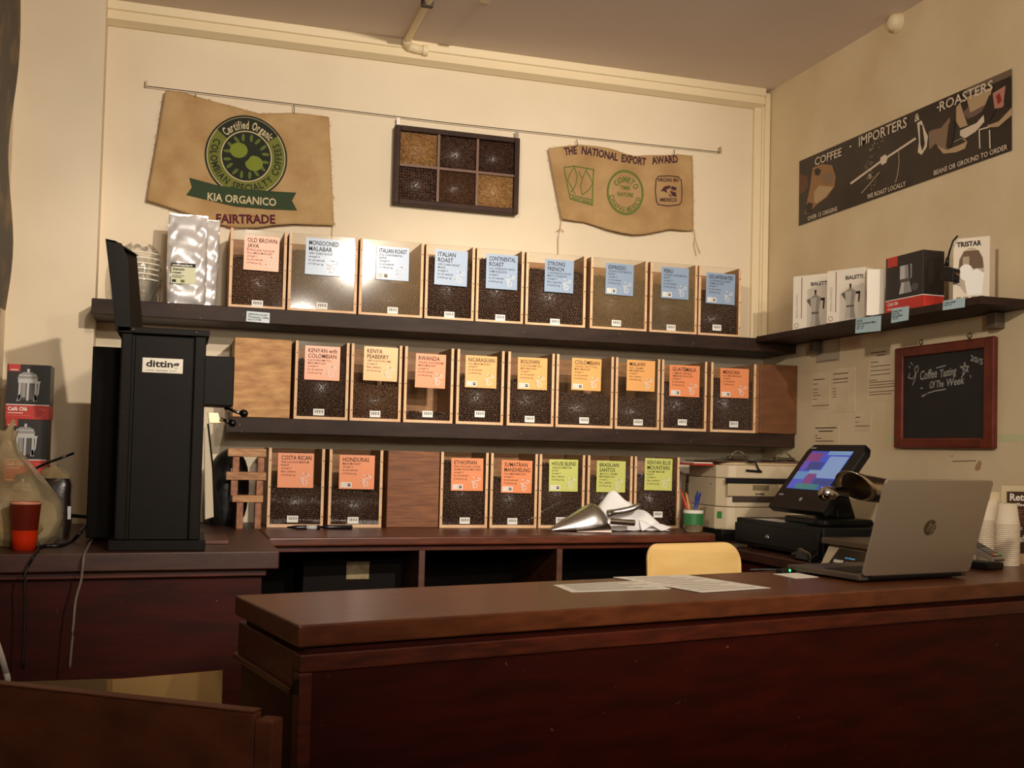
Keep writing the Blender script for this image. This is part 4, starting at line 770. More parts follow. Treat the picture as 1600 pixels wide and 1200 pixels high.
# ================================================================== the grinder on the left counter
GO = Vector((-.055, 3.225, ZC))
t = thing('coffee_grinder', 'tall black shop coffee grinder with raised lid on the left counter', 'coffee grinder', GO)
obj('base_plate', MB().box(-.132, .130, -.008, .30, 0, .03), BLACK, t, bevel=.003)
obj('housing', MB().box(-.112, .108, .006, .26, .03, .61), BLACK, t, bevel=.002)
obj('centre_panel', MB().box(-.078, .078, .000, .0058, .032, .606), BLACK, t, bevel=.001)
for x0, x1 in ((-.116, -.086), (.082, .114)): obj('corner_channel', MB().box(x0, x1, -.006, .0058, .03, .612), BLACK, t, bevel=.004)
obj('top_flange', MB().box(-.128, .122, -.012, .27, .612, .630), BLACK, t, bevel=.002)
for x in (-.085, .085): obj('rivet', MB().lathe([(.0, .004), (.004, .003), (.005, 0)], 10, (x, -.0122, .621), axis=(0, -1, 0)), STEEL, t, smooth=True)
L0 = [(-.128, 0), (-.122, 0), (-.158, .258), (-.164, .262)]
lid = obj('lid', MB().hull([(-.130, -.01, .615), (-.122, -.01, .615), (-.160, -.01, .866), (-.168, -.01, .872)], [(-.072, .23, .615), (-.064, .23, .615), (-.092, .20, .866), (-.10, .20, .872)]), BLACK, t, bevel=.001)
obj('lid_lip', MB().hull([(-.168, -.012, .872), (-.160, -.012, .866), (-.138, -.012, .862), (-.140, -.012, .868)], [(-.10, .2, .872), (-.092, .2, .866), (-.085, .2, .862), (-.09, .2, .868)]), BLACK, lid)
obj('lid_flange', MB().hull([(-.132, -.012, .615), (-.092, -.012, .618), (-.106, -.012, .82), (-.124, -.012, .862), (-.164, -.012, .872)], [(-.132, -.006, .615), (-.092, -.006, .618), (-.106, -.006, .82), (-.124, -.006, .862), (-.164, -.006, .872)]), BLACK, lid)
npl = obj('nameplate', MB().box(-.058, .052, -.0025, -.0002, .503, .545), mat('plate_ivory', (226, 218, 200), .45), t, bevel=.001)
b = MB(); b.text('ditting', (-.048, -.0032, .520), (1, 0, 0), (0, 0, 1), .0185, width=.090, bold=.03); b.text('SWISS', (-.020, -.0032, .5075), (1, 0, 0), (0, 0, 1), .0045, width=.030)
b.ribbon([(-.048, .5098), (-.025, .5098)], .001, (0, -.0032, 0), (1, 0, 0), (0, 0, 1)).ribbon([(.015, .5098), (.034, .5098)], .001, (0, -.0032, 0), (1, 0, 0), (0, 0, 1))
obj('lettering', b, INK, npl, recalc=False)
q0 = pY(150, 545, 3.62)-GO; q1 = pY(176, 545, 3.62)-GO; z0 = pY(150, 546, 3.62).z-ZC
obj('rear_cabinet', MB().box(q0.x, .06, .27, .50, .012, z0), BLACK, t, bevel=.003)
e0 = pY(318, 558, 3.55)-GO; e1 = pY(363, 636, 3.55)-GO
hd = obj('grinding_head', MB().box(.05, e1.x, .26, .44, e1.z, e0.z), BLACK, t, bevel=.004)
obj('spout', MB().hull([pY(x, y, 3.52)-GO for x, y in ((325, 644), (341, 645), (346, 661), (327, 661))], [pY(x, y, 3.52)-GO+Vector((0, .07, 0)) for x, y in ((325, 644), (341, 645), (346, 661), (327, 661))]), mat('spout_brass', (214, 190, 140), .3, .7), hd, bevel=.001)
for (x0, y0), (x1, y1), (xm, ym) in (((352, 638), (374, 645), (381, 646)), ((346, 655), (357, 660), (363, 661))):
    lv = obj('lever', MB().tube([pY(x0, y0, 3.5)-GO, pY(x1, y1, 3.46)-GO], .0055, 10), CHROME, hd, smooth=True)
    c = pY(xm, ym, 3.455)-GO
    obj('knob', MB().lathe([(.0005, -.013), (.008, -.011), (.0125, -.004), (.0125, .004), (.008, .011), (.0005, .013)], 16, c, axis=(1, -.4, -.25)), BLKG, t, smooth=True)
obj('support_rod', MB().tube([pY(325, 662, 3.5)-GO, pY(333, 735, 3.5)-GO, pY(341, 818, 3.5)-GO], .003, 8), BLKG, t)
obj('paper_chute', MB().hull([pY(x, y, 3.5)-GO for x, y in ((319, 668), (329, 666), (334, 808), (320, 812))], [pY(x, y, 3.5)-GO+Vector((.0, .05, 0)) for x, y in ((319, 668), (329, 666), (334, 808), (320, 812))]), mat('kraft_white', (206, 190, 164), .7), t, bevel=.002)
obj('grounds_tray', MB().box(.115, .205, .2, .42, 0, .012), mat('tray_brown', (88, 40, 24), .4), t, bevel=.002)
obj('cable_outlet', MB().tube([pY(150, 690, 3.6)-GO, pY(148, 760, 3.6)-GO, pY(150, 840, 3.55)-GO], .012, 10), BLKG, t, smooth=True)
# dark sack slumped behind the wooden rack
c = pY(352, 765, 4.12)
t = thing('dark_bag', 'slumped black bag leaning between the grinder and the wooden rack', 'bag', (c.x, 4.22, ZC))
def bagf(u, v):
    a = u*2*math.pi; r = [.055, .075, .08, .078, .07, .05, .02][int(v*6)]; z = [0, .03, .1, .16, .22, .265, .285][int(v*6)]
    return (r*(1+.08*math.sin(3*a+v*4))*math.cos(a)+.02*v, .07*(r/.08)*math.sin(a), z)
obj('body', MB().grid(bagf, 20, 6, close_u=True), mat('black_bag_film', (22, 20, 20), .35, bump=.4, bscale=30), t, smooth=True, sub=1)
# ================================================================== wooden rack of blocks
yr = 4.03
t = thing('wooden_rack', 'small rack of stacked wooden blocks left of the COSTA RICAN bin', 'rack', pY(388, 828, yr).xy.to_3d()+Vector((0, 0, ZC)))
O = t.location.copy()
RK = mat('rack_wood', (170, 112, 74), .55, rgb2=(128, 78, 48), nscale=9, stretch=(6, 2, 6)); RK2 = mat('rack_wood_light', (196, 146, 96), .55, rgb2=(150, 98, 58), nscale=9, stretch=(2, 6, 9))
for x0, x1, y0, y1 in ((356, 417, 701.5, 713), (353, 417, 738, 749.5), (362.5, 411, 774, 784.5)):
    a, c = pY(x0, y1, yr)-O, pY(min(x1, 416), y0, yr)-O; obj('cross_bar', MB().box(a.x, c.x, -.012, .04, a.z, c.z), RK2, t, bevel=.002)
for x0, x1, y0, y1 in ((363, 374.5, 713, 738), (402, 413.5, 713, 738), (360, 372, 749.5, 774), (400, 411.5, 749.5, 774), (368.5, 380.5, 784.5, 828), (397, 408.5, 784.5, 828)):
    a, c = pY(x0, y1, yr)-O, pY(x1, y0, yr)-O; obj('upright', MB().box(a.x, c.x, -.004, .034, max(0, a.z), c.z), RK, t, bevel=.002)
# ================================================================== things on the upper shelf, left end
FOIL = mat('silver_foil', (240, 236, 234), .36, .5, bump=.4, bscale=16)
def foil_bag(name, label, px0, px1, yt, yb, Y, m_, card=False, seed=0, group=None):
    a, c = pY(px0, yb, Y), pY(px1, yt, Y); w_ = c.x-a.x; h = c.z-Z1
    t = thing(name, label, 'coffee bag', ((a.x+c.x)/2, Y+.045, Z1), 0, group); rs_ = np.random.default_rng(seed); ph = rs_.uniform(0, 6, 8)
    def fn(u, v):
        a_ = u*2*math.pi; ca, sa = math.cos(a_), math.sin(a_)
        dep = .045*(1-max(0, (v-.45)/.55)**1.5)+.002; dep *= (.75+.25*min(1, v*8)); wd = w_/2*(.95+.05*math.sin(v*3)-.03*(v < .05))
        x = wd*np.sign(ca)*abs(ca)**.45; y = dep*np.sign(sa)*abs(sa)**.45
        wr = .0045*(math.sin(x*70+v*14+ph[0])+math.sin(v*38+x*40+ph[1])*.8+math.sin((x-v*.2)*150+ph[2])*.6)*(1 if v < .9 else .3)
        return (x+.006*v*math.sin(ph[3]), y+wr*(1 if abs(sa) > .2 else .2), v*h+.004*math.sin(x*60+ph[4])*(v > .95))
    bd = obj('pouch', MB().grid(fn, 64, 40, close_u=True), m_, t, smooth=True)
    obj('top_seal', MB().box(-w_/2*.96, w_/2*.96, -.0015, .0015, h-.018, h+.004), m_, t)
    obj('base', MB().box(-w_/2*.9, w_/2*.9, -.03, .03, 0, .006), m_, t)
    if card:
        x0, x1 = -.055, .030; z0, z1 = .075, .150; ty = -.0555
        cd = obj('label_sticker', MB().box(x0, x1, ty, ty+.012, z0, z1), mat('label_green_white', (214, 214, 178), .6), t)
        k = MB(); k.quad((x0, ty-.0006, z1-.014), (x1, ty-.0006, z1-.014), (x1, ty-.0006, z1), (x0, ty-.0006, z1), 0)
        k.text('coffeeplant', (x0+.004, ty-.0012, z1-.011), (1, 0, 0), (0, 0, 1), .008, width=.07, mi=1, bold=.02); k.text('Gerson', (x0+.004, ty-.0012, z1-.027), (1, 0, 0), (0, 0, 1), .009, width=.042, mi=0, bold=.03); k.text('roast', (x0+.004, ty-.0012, z1-.039), (1, 0, 0), (0, 0, 1), .008, width=.032, mi=0, bold=.03)
        k.ribbon([(x0+.004, z1-.047), (x0+.045, z1-.047)], .002, (0, ty-.0012, 0), (1, 0, 0), (0, 0, 1), 0); k.ribbon([(x0+.004, z1-.053), (x0+.036, z1-.053)], .002, (0, ty-.0012, 0), (1, 0, 0), (0, 0, 1), 0)
        for xx, mi in ((x0+.004, 0), (x0+.034, 2)): k.quad((xx, ty-.0012, z0+.004), (xx+.014, ty-.0012, z0+.004), (xx+.014, ty-.0012, z0+.014), (xx, ty-.0012, z0+.014), mi)
        obj('print', k, [INK, WHITE, OLIVE], cd, recalc=False)
    return t
foil_bag('coffee_bag', 'shiny silver foil coffee bag with pale Gerson roast label, at front', 258, 327, 336, 478, 4.13, FOIL, True, 3, 'silver coffee bags')
foil_bag('coffee_bag', 'silver foil coffee bag mostly hidden behind the labelled one', 300, 343, 343, 474, 4.245, FOIL, False, 5, 'silver coffee bags')
CUPP = clear('clear_cup_plastic', film=(230, 220, 200), amount=.16, fscale=20, rough=.12)
cb = pY(217, 470, 4.24); rim = (pY(249, 440, 4.24).x-pY(186, 440, 4.24).x)/2
for k in range(6):
    tp = thing('plastic_cup', 'clear plastic cup in the nested stack behind the grinder lid', 'cup', (cb.x, 4.235, Z1+.0005+k*.0195), 0, 'nested plastic cups')
    r = rim*.98
    obj('wall', MB().lathe([(r*.58, 0), (r*.62, .002), (r*.92, .088)], 28), CUPP, tp, smooth=True)
    obj('rim', MB().lathe([(r*.92, .088), (r*1.0, .0885), (r*1.0, .093), (r*.90, .0935)], 28), mat('cup_rim_white', (236, 228, 208), .3), tp, smooth=True)
    if k == 0: obj('base', MB().lathe([(.001, .001), (r*.58, .001)], 28), CUPP, tp)
t = thing('clear_bag', 'crinkled clear plastic bag wrapped over the nested cups', 'bag', (cb.x, 4.235, Z1))
def wrap(u, v):
    a = u*2*math.pi; r = [.075, .082, .087, .086, .08, .062, .035][int(round(v*6))]; z = [.004, .05, .1, .155, .19, .215, .228][int(round(v*6))]
    r *= rim/.079*1.04; r *= 1+.04*math.sin(5*a+v*6)+.03*math.sin(9*a); return (r*math.cos(a), r*.9*math.sin(a), z+.006*math.sin(4*a)*v)
obj('film', MB().grid(wrap, 28, 6, close_u=True), clear('bag_film', film=(220, 210, 190), amount=.03, rough=.08, rough_bump=.5, fmul=.7), t, smooth=True, sub=1)
# ================================================================== left counter: boxes, bag, cup
yb = 4.0
def press_print(b, D):
    def pg(pts, mi, l=0): b.add([D(u, v, l) for u, v in pts], [tuple(range(len(pts)))], mi)
    pg([(0, 0), (1, 0), (1, .255), (0, .255)], 0); pg([(0, .255), (1, .255), (1, .27), (0, .27)], 1); pg([(.03, .87), (.30, .87), (.30, 1), (.03, 1)], 0); pg([(.08, .89), (.25, .89), (.25, .905), (.08, .905)], 1, 1)
    pg([(.30, .36), (.66, .36), (.66, .72), (.30, .72)], 4); pg([(.34, .40), (.44, .40), (.44, .70), (.34, .70)], 3, 1)
    for u in (.27, .46, .64): pg([(u, .34), (u+.05, .34), (u+.06, .72), (u+.01, .72)], 2, 2)
    pg([(.24, .33), (.30, .33), (.33, .45), (.29, .45)], 2, 2); pg([(.62, .33), (.70, .33), (.68, .45), (.64, .45)], 2, 2)
    pg([(.26, .66), (.70, .66), (.70, .74), (.26, .74)], 2, 3); pg([(.24, .74), (.72, .74), (.68, .82), (.58, .86), (.38, .86), (.28, .82)], 3, 3); pg([(.28, .79), (.68, .79), (.68, .81), (.28, .81)], 2, 4); pg([(.46, .86), (.52, .86), (.52, .92), (.46, .92)], 2, 3)
    pg([(.70, .70), (.78, .70), (.76, .66), (.74, .46), (.70, .42), (.72, .64), (.70, .66)], 2, 2)
    b.text('Café Olé', D(.05, .155, 1), (1, 0, 0), (0, 0, 1), .0125, width=.44*D.w, mi=1, bold=.03)
    pg([(.05, .105), (.40, .105), (.40, .118), (.05, .118)], 1, 1); pg([(.05, .06), (.58, .06), (.58, .068), (.05, .068)], 5, 1)
    for ln in ([(.74, .05), (.74, .19), (.86, .19), (.86, .05), (.74, .05)], [(.86, .17), (.93, .17), (.93, .08), (.86, .08)]):
        for (u0, v0), (u1, v1) in zip(ln[:-1], ln[1:]): pg([(u0-.006, v0-.006), (u1+.006, v0-.006 if v0 == v1 else v1), (u1+.006, v1+.006), (u0-.006, v0+.006 if v0 == v1 else v0)], 5, 1)
zs = [ZC, ZC+.1865, ZC+.373]; labs = ['bottom French press box of three, mostly hidden by the plastic bag', 'black French press box in the middle of the stack of three', 'black French press box on top of the stack of three']
for k in range(3):
    a, c = pY(9.5-k*.4+(2-k)*-.9, 640, yb), pY(77-(2-k)*1.4, 640, yb); w_ = c.x-a.x; h = .186
    t = thing('french_press_box', labs[k], 'box', ((a.x+c.x)/2, yb, zs[k]), 0, 'French press boxes')
    bx = obj('carton', MB().box(-w_/2, w_/2, 0, .115, 0, h), BBOX, t, bevel=.001)
    class DD:
        def __init__(s, w_, h): s.w = w_; s.h = h
        def __call__(s, u, v, l=0): return (-s.w/2+u*s.w, -.0005-.0003*l, v*s.h)
    b = MB(); press_print(b, DD(w_, h)); b.add([(w_/2+.0006, y, z*h) for y, z in ((0, 0), (.115, 0), (.115, .255), (0, .255))], [(0, 1, 2, 3)], 0)
    obj('print', b, [RED, WHITE, LGREY, GREY, DGREY, mat('pale_red_print', (220, 110, 96), .5)], bx, recalc=False)
BAGM = clear('milky_bag_film', tint=(235, 222, 196), film=(196, 176, 136), amount=.55, fscale=7, rough=.3, rough_bump=.25, fmul=.3)
c = pZ(28, 858, ZC); 
t = thing('plastic_bag', 'bulging milky plastic bag with knotted top behind the red cup', 'bag', (-.455, 3.42, ZC+.0005))
BR = [(.10, 0), (.128, .03), (.135, .08), (.128, .13), (.10, .18), (.062, .23), (.03, .27), (.022, .30), (.032, .33)]
def bagg(u, v):
    i = v*(len(BR)-1); k = min(int(i), len(BR)-2); f_ = i-k; r = BR[k][0]*(1-f_)+BR[k+1][0]*f_; z = BR[k][1]*(1-f_)+BR[k+1][1]*f_; a = u*2*math.pi
    r *= 1+.05*math.sin(3*a+z*20)+.035*math.sin(7*a-z*30); return (r*math.cos(a)-.03*v, r*.8*math.sin(a), z+.004*math.sin(5*a)*v)
obj('film', MB().grid(bagg, 40, 24, close_u=True), BAGM, t, smooth=True)
obj('contents', MB().lathe([(.001, .002), (.095, .004), (.11, .05), (.10, .11), (.06, .15), (.001, .16)], 24), mat('bag_contents', (176, 150, 92), .7, rgb2=(120, 96, 50), nscale=14), t, smooth=True)
obj('knot_ear', MB().hull([(-.045, -.012, .30), (-.02, -.012, .30), (-.005, -.014, .355), (-.012, -.014, .365), (-.03, -.012, .33)], [(-.045, -.008, .30), (-.02, -.008, .30), (-.005, -.010, .355), (-.012, -.010, .365), (-.03, -.008, .33)]), BAGM, t, bevel=.001)
t = thing('drinking_straw', 'long black straw sticking out beside the plastic bag', 'straw', pY(42, 738, 3.6)); O = t.location.copy()
s0 = obj('tube', MB().tube([pY(22, 748, 3.6)-O, pY(42, 738, 3.6)-O, pY(72, 724, 3.6)-O], .0042, 10), BLKG, t, smooth=True); obj('tip', MB().tube([pY(72, 724, 3.6)-O, pY(94, 716, 3.6)-O, pY(115.5, 708, 3.6)-O], .0042, 10), BLKG, t, smooth=True)
# dark coffee pack with clear crumpled top
a, c = pY(68, 850, 3.62), pY(110, 738, 3.62)
t = thing('coffee_pack', 'dark brown pack with crumpled clear top behind the plastic bag', 'coffee pack', ((a.x+c.x)/2-.01, 3.66, ZC)); w_ = (c.x-a.x)+.03
def pack(u, v):
    a_ = u*2*math.pi; r = [.9, 1.0, 1.02, 1.0, .95, .8][int(round(v*5))]; z = [0, .05, .1, .14, .17, .186][int(round(v*5))]
    return (w_/2*r*np.sign(math.cos(a_))*abs(math.cos(a_))**.6+.004*math.sin(v*9), .04*r*np.sign(math.sin(a_))*abs(math.sin(a_))**.6, z)
obj('pouch', MB().grid(pack, 28, 5, close_u=True), mat('dark_pack_film', (34, 22, 16), .3, bump=.4, bscale=25), t, smooth=True, sub=1)
obj('clear_top', MB().grid(lambda u, v: (w_/2*(.95-.55*v*v)*math.cos(u*2*math.pi)-.012*v, .035*(1-.6*v)*math.sin(u*2*math.pi), .178+.045*v+.004*math.sin(u*25)), 24, 5, close_u=True), BAGM, t, smooth=True)
obj('side_label', MB().box(w_/2*.80, w_/2*1.01, -.033, -.031, .06, .10), LGREY, t)
# red cup
cz = pZ(38, 861, ZC); cu = pY(38, 785, cz.y); rt = (pY(64, 787, cz.y).x-pY(13, 787, cz.y).x)/2
t = thing('red_cup', 'translucent red plastic tumbler half full of orange drink', 'cup', (cu.x, cz.y+.03, ZC))
REDP = bpy.data.materials.new('translucent_red_plastic'); REDP.use_nodes = True; nt = REDP.node_tree
for n in list(nt.nodes): nt.nodes.remove(n)
o_ = nt.nodes.new('ShaderNodeOutputMaterial'); d_ = nt.nodes.new('ShaderNodeBsdfTranslucent'); d_.inputs[0].default_value = lin((150, 50, 26)); e_ = nt.nodes.new('ShaderNodeBsdfPrincipled'); e_.inputs['Base Color'].default_value = lin((120, 40, 24)); e_.inputs['Roughness'].default_value = .3
mx = nt.nodes.new('ShaderNodeMixShader'); mx.inputs[0].default_value = .5; nt.links.new(d_.outputs[0], mx.inputs[1]); nt.links.new(e_.outputs[0], mx.inputs[2]); nt.links.new(mx.outputs[0], o_.inputs[0]); MATS['translucent_red_plastic'] = REDP
hc = cu.z-ZC
obj('upper_wall', MB().lathe([(rt*.83, hc*.42), (rt*.98, hc-.004)], 28), REDP, t, smooth=True)
REDL = REDP.copy(); REDL.name = 'drink_through_plastic'
for n_ in REDL.node_tree.nodes:
    if n_.type == 'BSDF_TRANSLUCENT': n_.inputs[0].default_value = lin((250, 96, 36))
    if n_.type == 'BSDF_PRINCIPLED': n_.inputs['Base Color'].default_value = lin((226, 66, 22))
obj('lower_wall', MB().lathe([(.001, 0), (rt*.74, 0), (rt*.78, .03), (rt*.83, hc*.42)], 28), REDL, t, smooth=True)
obj('rim', MB().lathe([(rt*.97, hc-.006), (rt*1.02, hc-.006), (rt*1.02, hc), (rt*.95, hc)], 28), mat('cup_rim_pink', (220, 150, 116), .3), t, smooth=True)
obj('drink', MB().lathe([(.001, .003), (rt*.73, .003), (rt*.77, .03), (rt*.81, hc*.41), (.001, hc*.41)], 28), mat('orange_drink', (226, 70, 20), .2), t, smooth=True)
# cables on and below the left counter
CAB, CABG = mat('black_cable', (22, 20, 20), .45), mat('grey_cable', (122, 108, 96), .5)
def cable(label, pts, r, m_, group=None):
    P = [Vector(p) for p in pts]; t = thing('power_cable', label, 'cable', P[0], 0, group); Q = []
    for i in range(len(P)-1):
        a, b_, c, d = P[max(i-1, 0)], P[i], P[i+1], P[min(i+2, len(P)-1)]
        for k in range(6):
            s = k/6; Q.append(.5*((2*b_)+(c-a)*s+(2*a-5*b_+4*c-d)*s*s+(3*b_-a-3*c+d)*s**3))
    Q.append(P[-1]); obj('cord', MB().tube([q-P[0] for q in Q], r, 8), m_, t, smooth=True); return t
zt = ZC+.005
ec = 3.205-(.283+.2)*.072
def onlc(px, py): v = pZ(px, py, zt); return v
cable('thin grey cable looping over the counter edge below the grinder', [onlc(148, 838), onlc(141, 848), onlc(136, 858), pY(131, 870, 3.145), pY(127, 905, 3.135), pY(118, 940, 3.13), pY(114, 985, 3.12), pY(109, 1043, 3.12)], .0035, CABG, 'cables at the left counter')
cable('dark cable hanging down the counter front at the left', [onlc(62, 852), pY(55, 866, 3.13), pY(44, 885, 3.12), pY(39, 905, 3.115), pY(39, 960, 3.115), pY(36, 1045, 3.11)], .0035, CAB, 'cables at the left counter')
cable('thick black cable running from the grinder to the dark pack', [pY(145, 808, 3.62), pY(130, 807, 3.64), pY(116, 806, 3.66), pY(104, 806, 3.7)], .006, CAB, 'cables at the left counter')
cable('black cable bending down onto the left worktop', [pY(142, 816, 3.55), pY(132, 824, 3.5), pY(124, 834, 3.44), onlc(113, 845), onlc(95, 852), onlc(70, 853), onlc(58, 856)], .0055, CAB, 'cables at the left counter')
# ================================================================== back counter: scoops, cloth, markers
t = thing('coffee_scoop', 'large cast aluminium scoop lying face down in front of the bins', 'scoop', (1.475, 3.96, ZC))
SX = lambda px, py=815: pY(px, py, 3.93).x-1.475
tipx, endx = SX(862), SX(952)
def sc(u, v):        # v along, u across the arch
    a = math.pi*u; s = v; w_ = .012+.062*math.sin(min(1, s*1.15)*math.pi/2)*(1 if s < .86 else math.sqrt(max(0, 1-((s-.86)/.14)**2*.8)))
    h = .004+.13*(s**.9 if s < .72 else .72**.9*math.sqrt(max(.02, 1-((s-.72)/.3)**2))); lift = .026*max(0, s-.5)*2*0+.012*s
    return (tipx+(endx-tipx)*s, -w_*math.cos(a)+.015*s, lift*.6+.002+h*math.sin(a)**.75)
o = obj('bowl', MB().grid(sc, 20, 26), ALU, t, smooth=True); md = o.modifiers.new('thick', 'SOLIDIFY'); md.thickness = .003; md.offset = -1
hp = [pY(950, 803, 3.93)-t.location, pY(962, 800, 3.91)-t.location, pY(975, 798, 3.90)-t.location, pY(988, 795, 3.89)-t.location, pY(996, 791, 3.89)-t.location, pY(1000, 787, 3.89)-t.location]
obj('grip', MB().tube(hp, [.016, .012, .013, .0125, .0125, .008], 12), ALU, t, smooth=True)
t = thing('small_scoop', 'second scoop with straight steel tube handle under the aluminium one', 'scoop', (1.60, 3.90, ZC)); O = t.location.copy()
obj('grip', MB().tube([pY(952, 814, 3.86)-O, pY(991, 817, 3.86)-O], .012, 14), STEEL, t)
obj('bowl', MB().grid(lambda u, v: (pY(905+50*v, 824, 3.88).x-O.x, .02-.045*math.cos(math.pi*u)*(.4+.6*v), .002+.034*(.25+.75*v)*math.sin(math.pi*u)), 14, 10), mat('dark_steel', (96, 84, 76), .35, 1), t, smooth=True)
t = thing('white_cloth', 'crumpled bright white cloth heaped behind the scoop', 'cloth', (1.74, 4.03, ZC))
cx0 = pY(992, 800, 3.99).x-1.74
def clf(u, v):
    x = -.21+.34*u; y = -.08+.15*v; ex = (x-cx0+.075)/.10; ey = (y)/.10
    h = .128*math.exp(-(abs(ex)**2.2))*max(0, 1-abs(ey)**2.6)+.045*math.exp(-((x-cx0-.06)/.08)**2)*max(0, 1-abs(ey)**2)
    h *= 1+.12*math.sin(x*55+y*30)+.08*math.sin(y*80-x*30)
    e = min(1, max(0, 1-max(abs(u-.5)*2, abs(v-.5)*2)**8)); return (x+.012*math.sin(v*9), y+.012*math.sin(u*11), max(.003, h*e)+.002*math.sin(x*90)*math.sin(y*70)+.001)
CLTH = mat('white_cotton', (250, 249, 248), .8, bump=.15, bscale=18)
o = obj('heap', MB().grid(lambda u, v: clf(u, v), 70, 36), CLTH, t, smooth=True)
obj('loose_end', MB().grid(lambda u, v: (pY(1000+50*u, 820, 3.95).x-1.74, -.10+.07*v-.0*u, .004+.022*math.sin(u*5+v*3)**2*(1-.5*u)+.02*math.sin(v*math.pi)*(1-u*.6)), 24, 12), CLTH, t, smooth=True)
for lab, x0, x1, y0, band in (('black marker pen with white band in front of the bins', 452, 500, 824, 1), ('dark blue-black pen lying tip to tip with the marker', 501, 550, 823.5, 0)):
    a, c = pZ(x0, y0, ZC+.008), pZ(x1, y0-.2, ZC+.008); c = Vector((c.x, a.y+.004, ZC+.008)); t = thing('marker_pen', lab, 'pen', (a.x, a.y, ZC), 0, 'pens on the back counter'); d = (c-a); d.z = 0; n = d.normalized(); l = d.length; up = Vector((0, 0, .008))
    obj('barrel', MB().tube([up, up+n*l*.25, up+n*l*.98, up+n*l], [.004, .008, .008, .006], 12), mat('navy_black', (20, 20, 28), .3), t, smooth=True)
    if band: obj('band', MB().tube([up+n*l*.55, up+n*l*.88], .0083, 12), LGREY, t, smooth=True)
    obj('cap', MB().tube([up-n*.008, up+n*l*.2], [.003, .0068], 10), BLKG, t, smooth=True)
# ================================================================== printer corner
ZR = .98
yp = 3.95
t = thing('printer_stand', 'low black tray under the cream printer', 'tray', (2.315, yp+.19, ZR))
obj('tray', MB().box(-.2, .2, -.17, .17, 0, .045), BLK, t, bevel=.003); obj('lip', MB().box(-.2, .2, -.178, -.171, 0, .02), BLK, t)
ZP = ZR+.0455
CREAMP = mat('aged_cream_plastic', (206, 188, 156), .5); CREAMD = mat('cream_plastic_shade', (188, 168, 134), .5)
t = thing('laser_printer', 'cream desktop laser printer in the back corner', 'printer', (2.10, yp, ZP)); O = Vector((2.10, yp, ZP))
def pr(px, py, dy=0): v = pY(px, py, yp+dy)-O; return v
WP = .42; top = pr(1133, 722).z; x1 = .045
def outline(d): return None
obj('lower_body', MB().prism([(0, .06), (.03, .012), (.06, 0), (WP, 0), (WP, .31), (0, .31)], .0, pr(1133, 792).z-.002), CREAMP, t, bevel=.006)
ub = obj('upper_body', MB().prism([(.004, .06), (.034, .014), (.062, .004), (WP, .004), (WP, .31), (.004, .31)], pr(1133, 792).z, pr(1133, 747.5).z), CREAMP, t, bevel=.004)
obj('scanner_lid', MB().prism([(.004, .06), (.034, .010), (.062, -.002), (WP, -.002), (WP, .31), (.004, .31)], pr(1133, 747).z, top-.012), CREAMP, t, bevel=.005)
obj('document_cover', MB().prism([(.02, .05), (.07, .012), (WP-.004, .012), (WP-.004, .30), (.02, .30)], top-.012, top), CREAMD, t, bevel=.004)
a, c = pr(1134, 756), pr(1230, 748.5); obj('output_slot', MB().box(a.x, min(c.x, WP-.02), -.003, .0035, a.z, c.z), BLK, ub)
a, c = pr(1136, 775), pr(1230, 757); obj('output_tray', MB().box(a.x, min(c.x, WP-.02), -.006, .0035, a.z, c.z), CREAMD, ub, bevel=.002)
a, c = pr(1175, 766), pr(1200, 758); obj('display', MB().box(a.x, c.x, -.0085, -.0062, a.z, c.z), mat('lcd_olive', (120, 106, 76), .3), ub)
a, c = pr(1145, 784), pr(1230, 776); obj('feed_slot', MB().box(a.x, min(c.x, WP-.02), -.004, .0035, a.z, c.z), mat('slot_dark', (66, 52, 44), .5), ub)
b = MB(); q0, q1 = pr(1179, 773), pr(1194, 773); b.text('brother', (q0.x, -.0072, q0.z), (1, 0, 0), (0, 0, 1), .0075, width=q1.x-q0.x, bold=.05); obj('lettering', b, INK, ub, recalc=False)
for px, py in ((1111, 756), (1114, 733)): v = pr(px, py); obj('button', MB().lathe([(.0, .003), (.003, .003), (.004, 0)], 10, (v.x+.012, .025, v.z), axis=(-.6, -1, 0)), DGREY, t)
v = pr(1111, 806); obj('green_sticker', MB().prism([(.006, .0485), (.018, .0295), (.0172, .0288), (.0052, .0478)], v.z-.012, v.z+.016), mat('green_tape', (52, 132, 62), .5), t)
def strap(px, py, y=yp-.012): return pY(px, py, y)-O
obj('black_strap', MB().tube([strap(1168, 721), strap(1175, 722), strap(1180, 722), strap(1185, 733), strap(1190, 738)], .004, 8), BLK, t); obj('strap_end', MB().tube([strap(1166, 735), strap(1178, 736), strap(1190, 737)], .0045, 8), BLK, t)
ztop = ZP+top
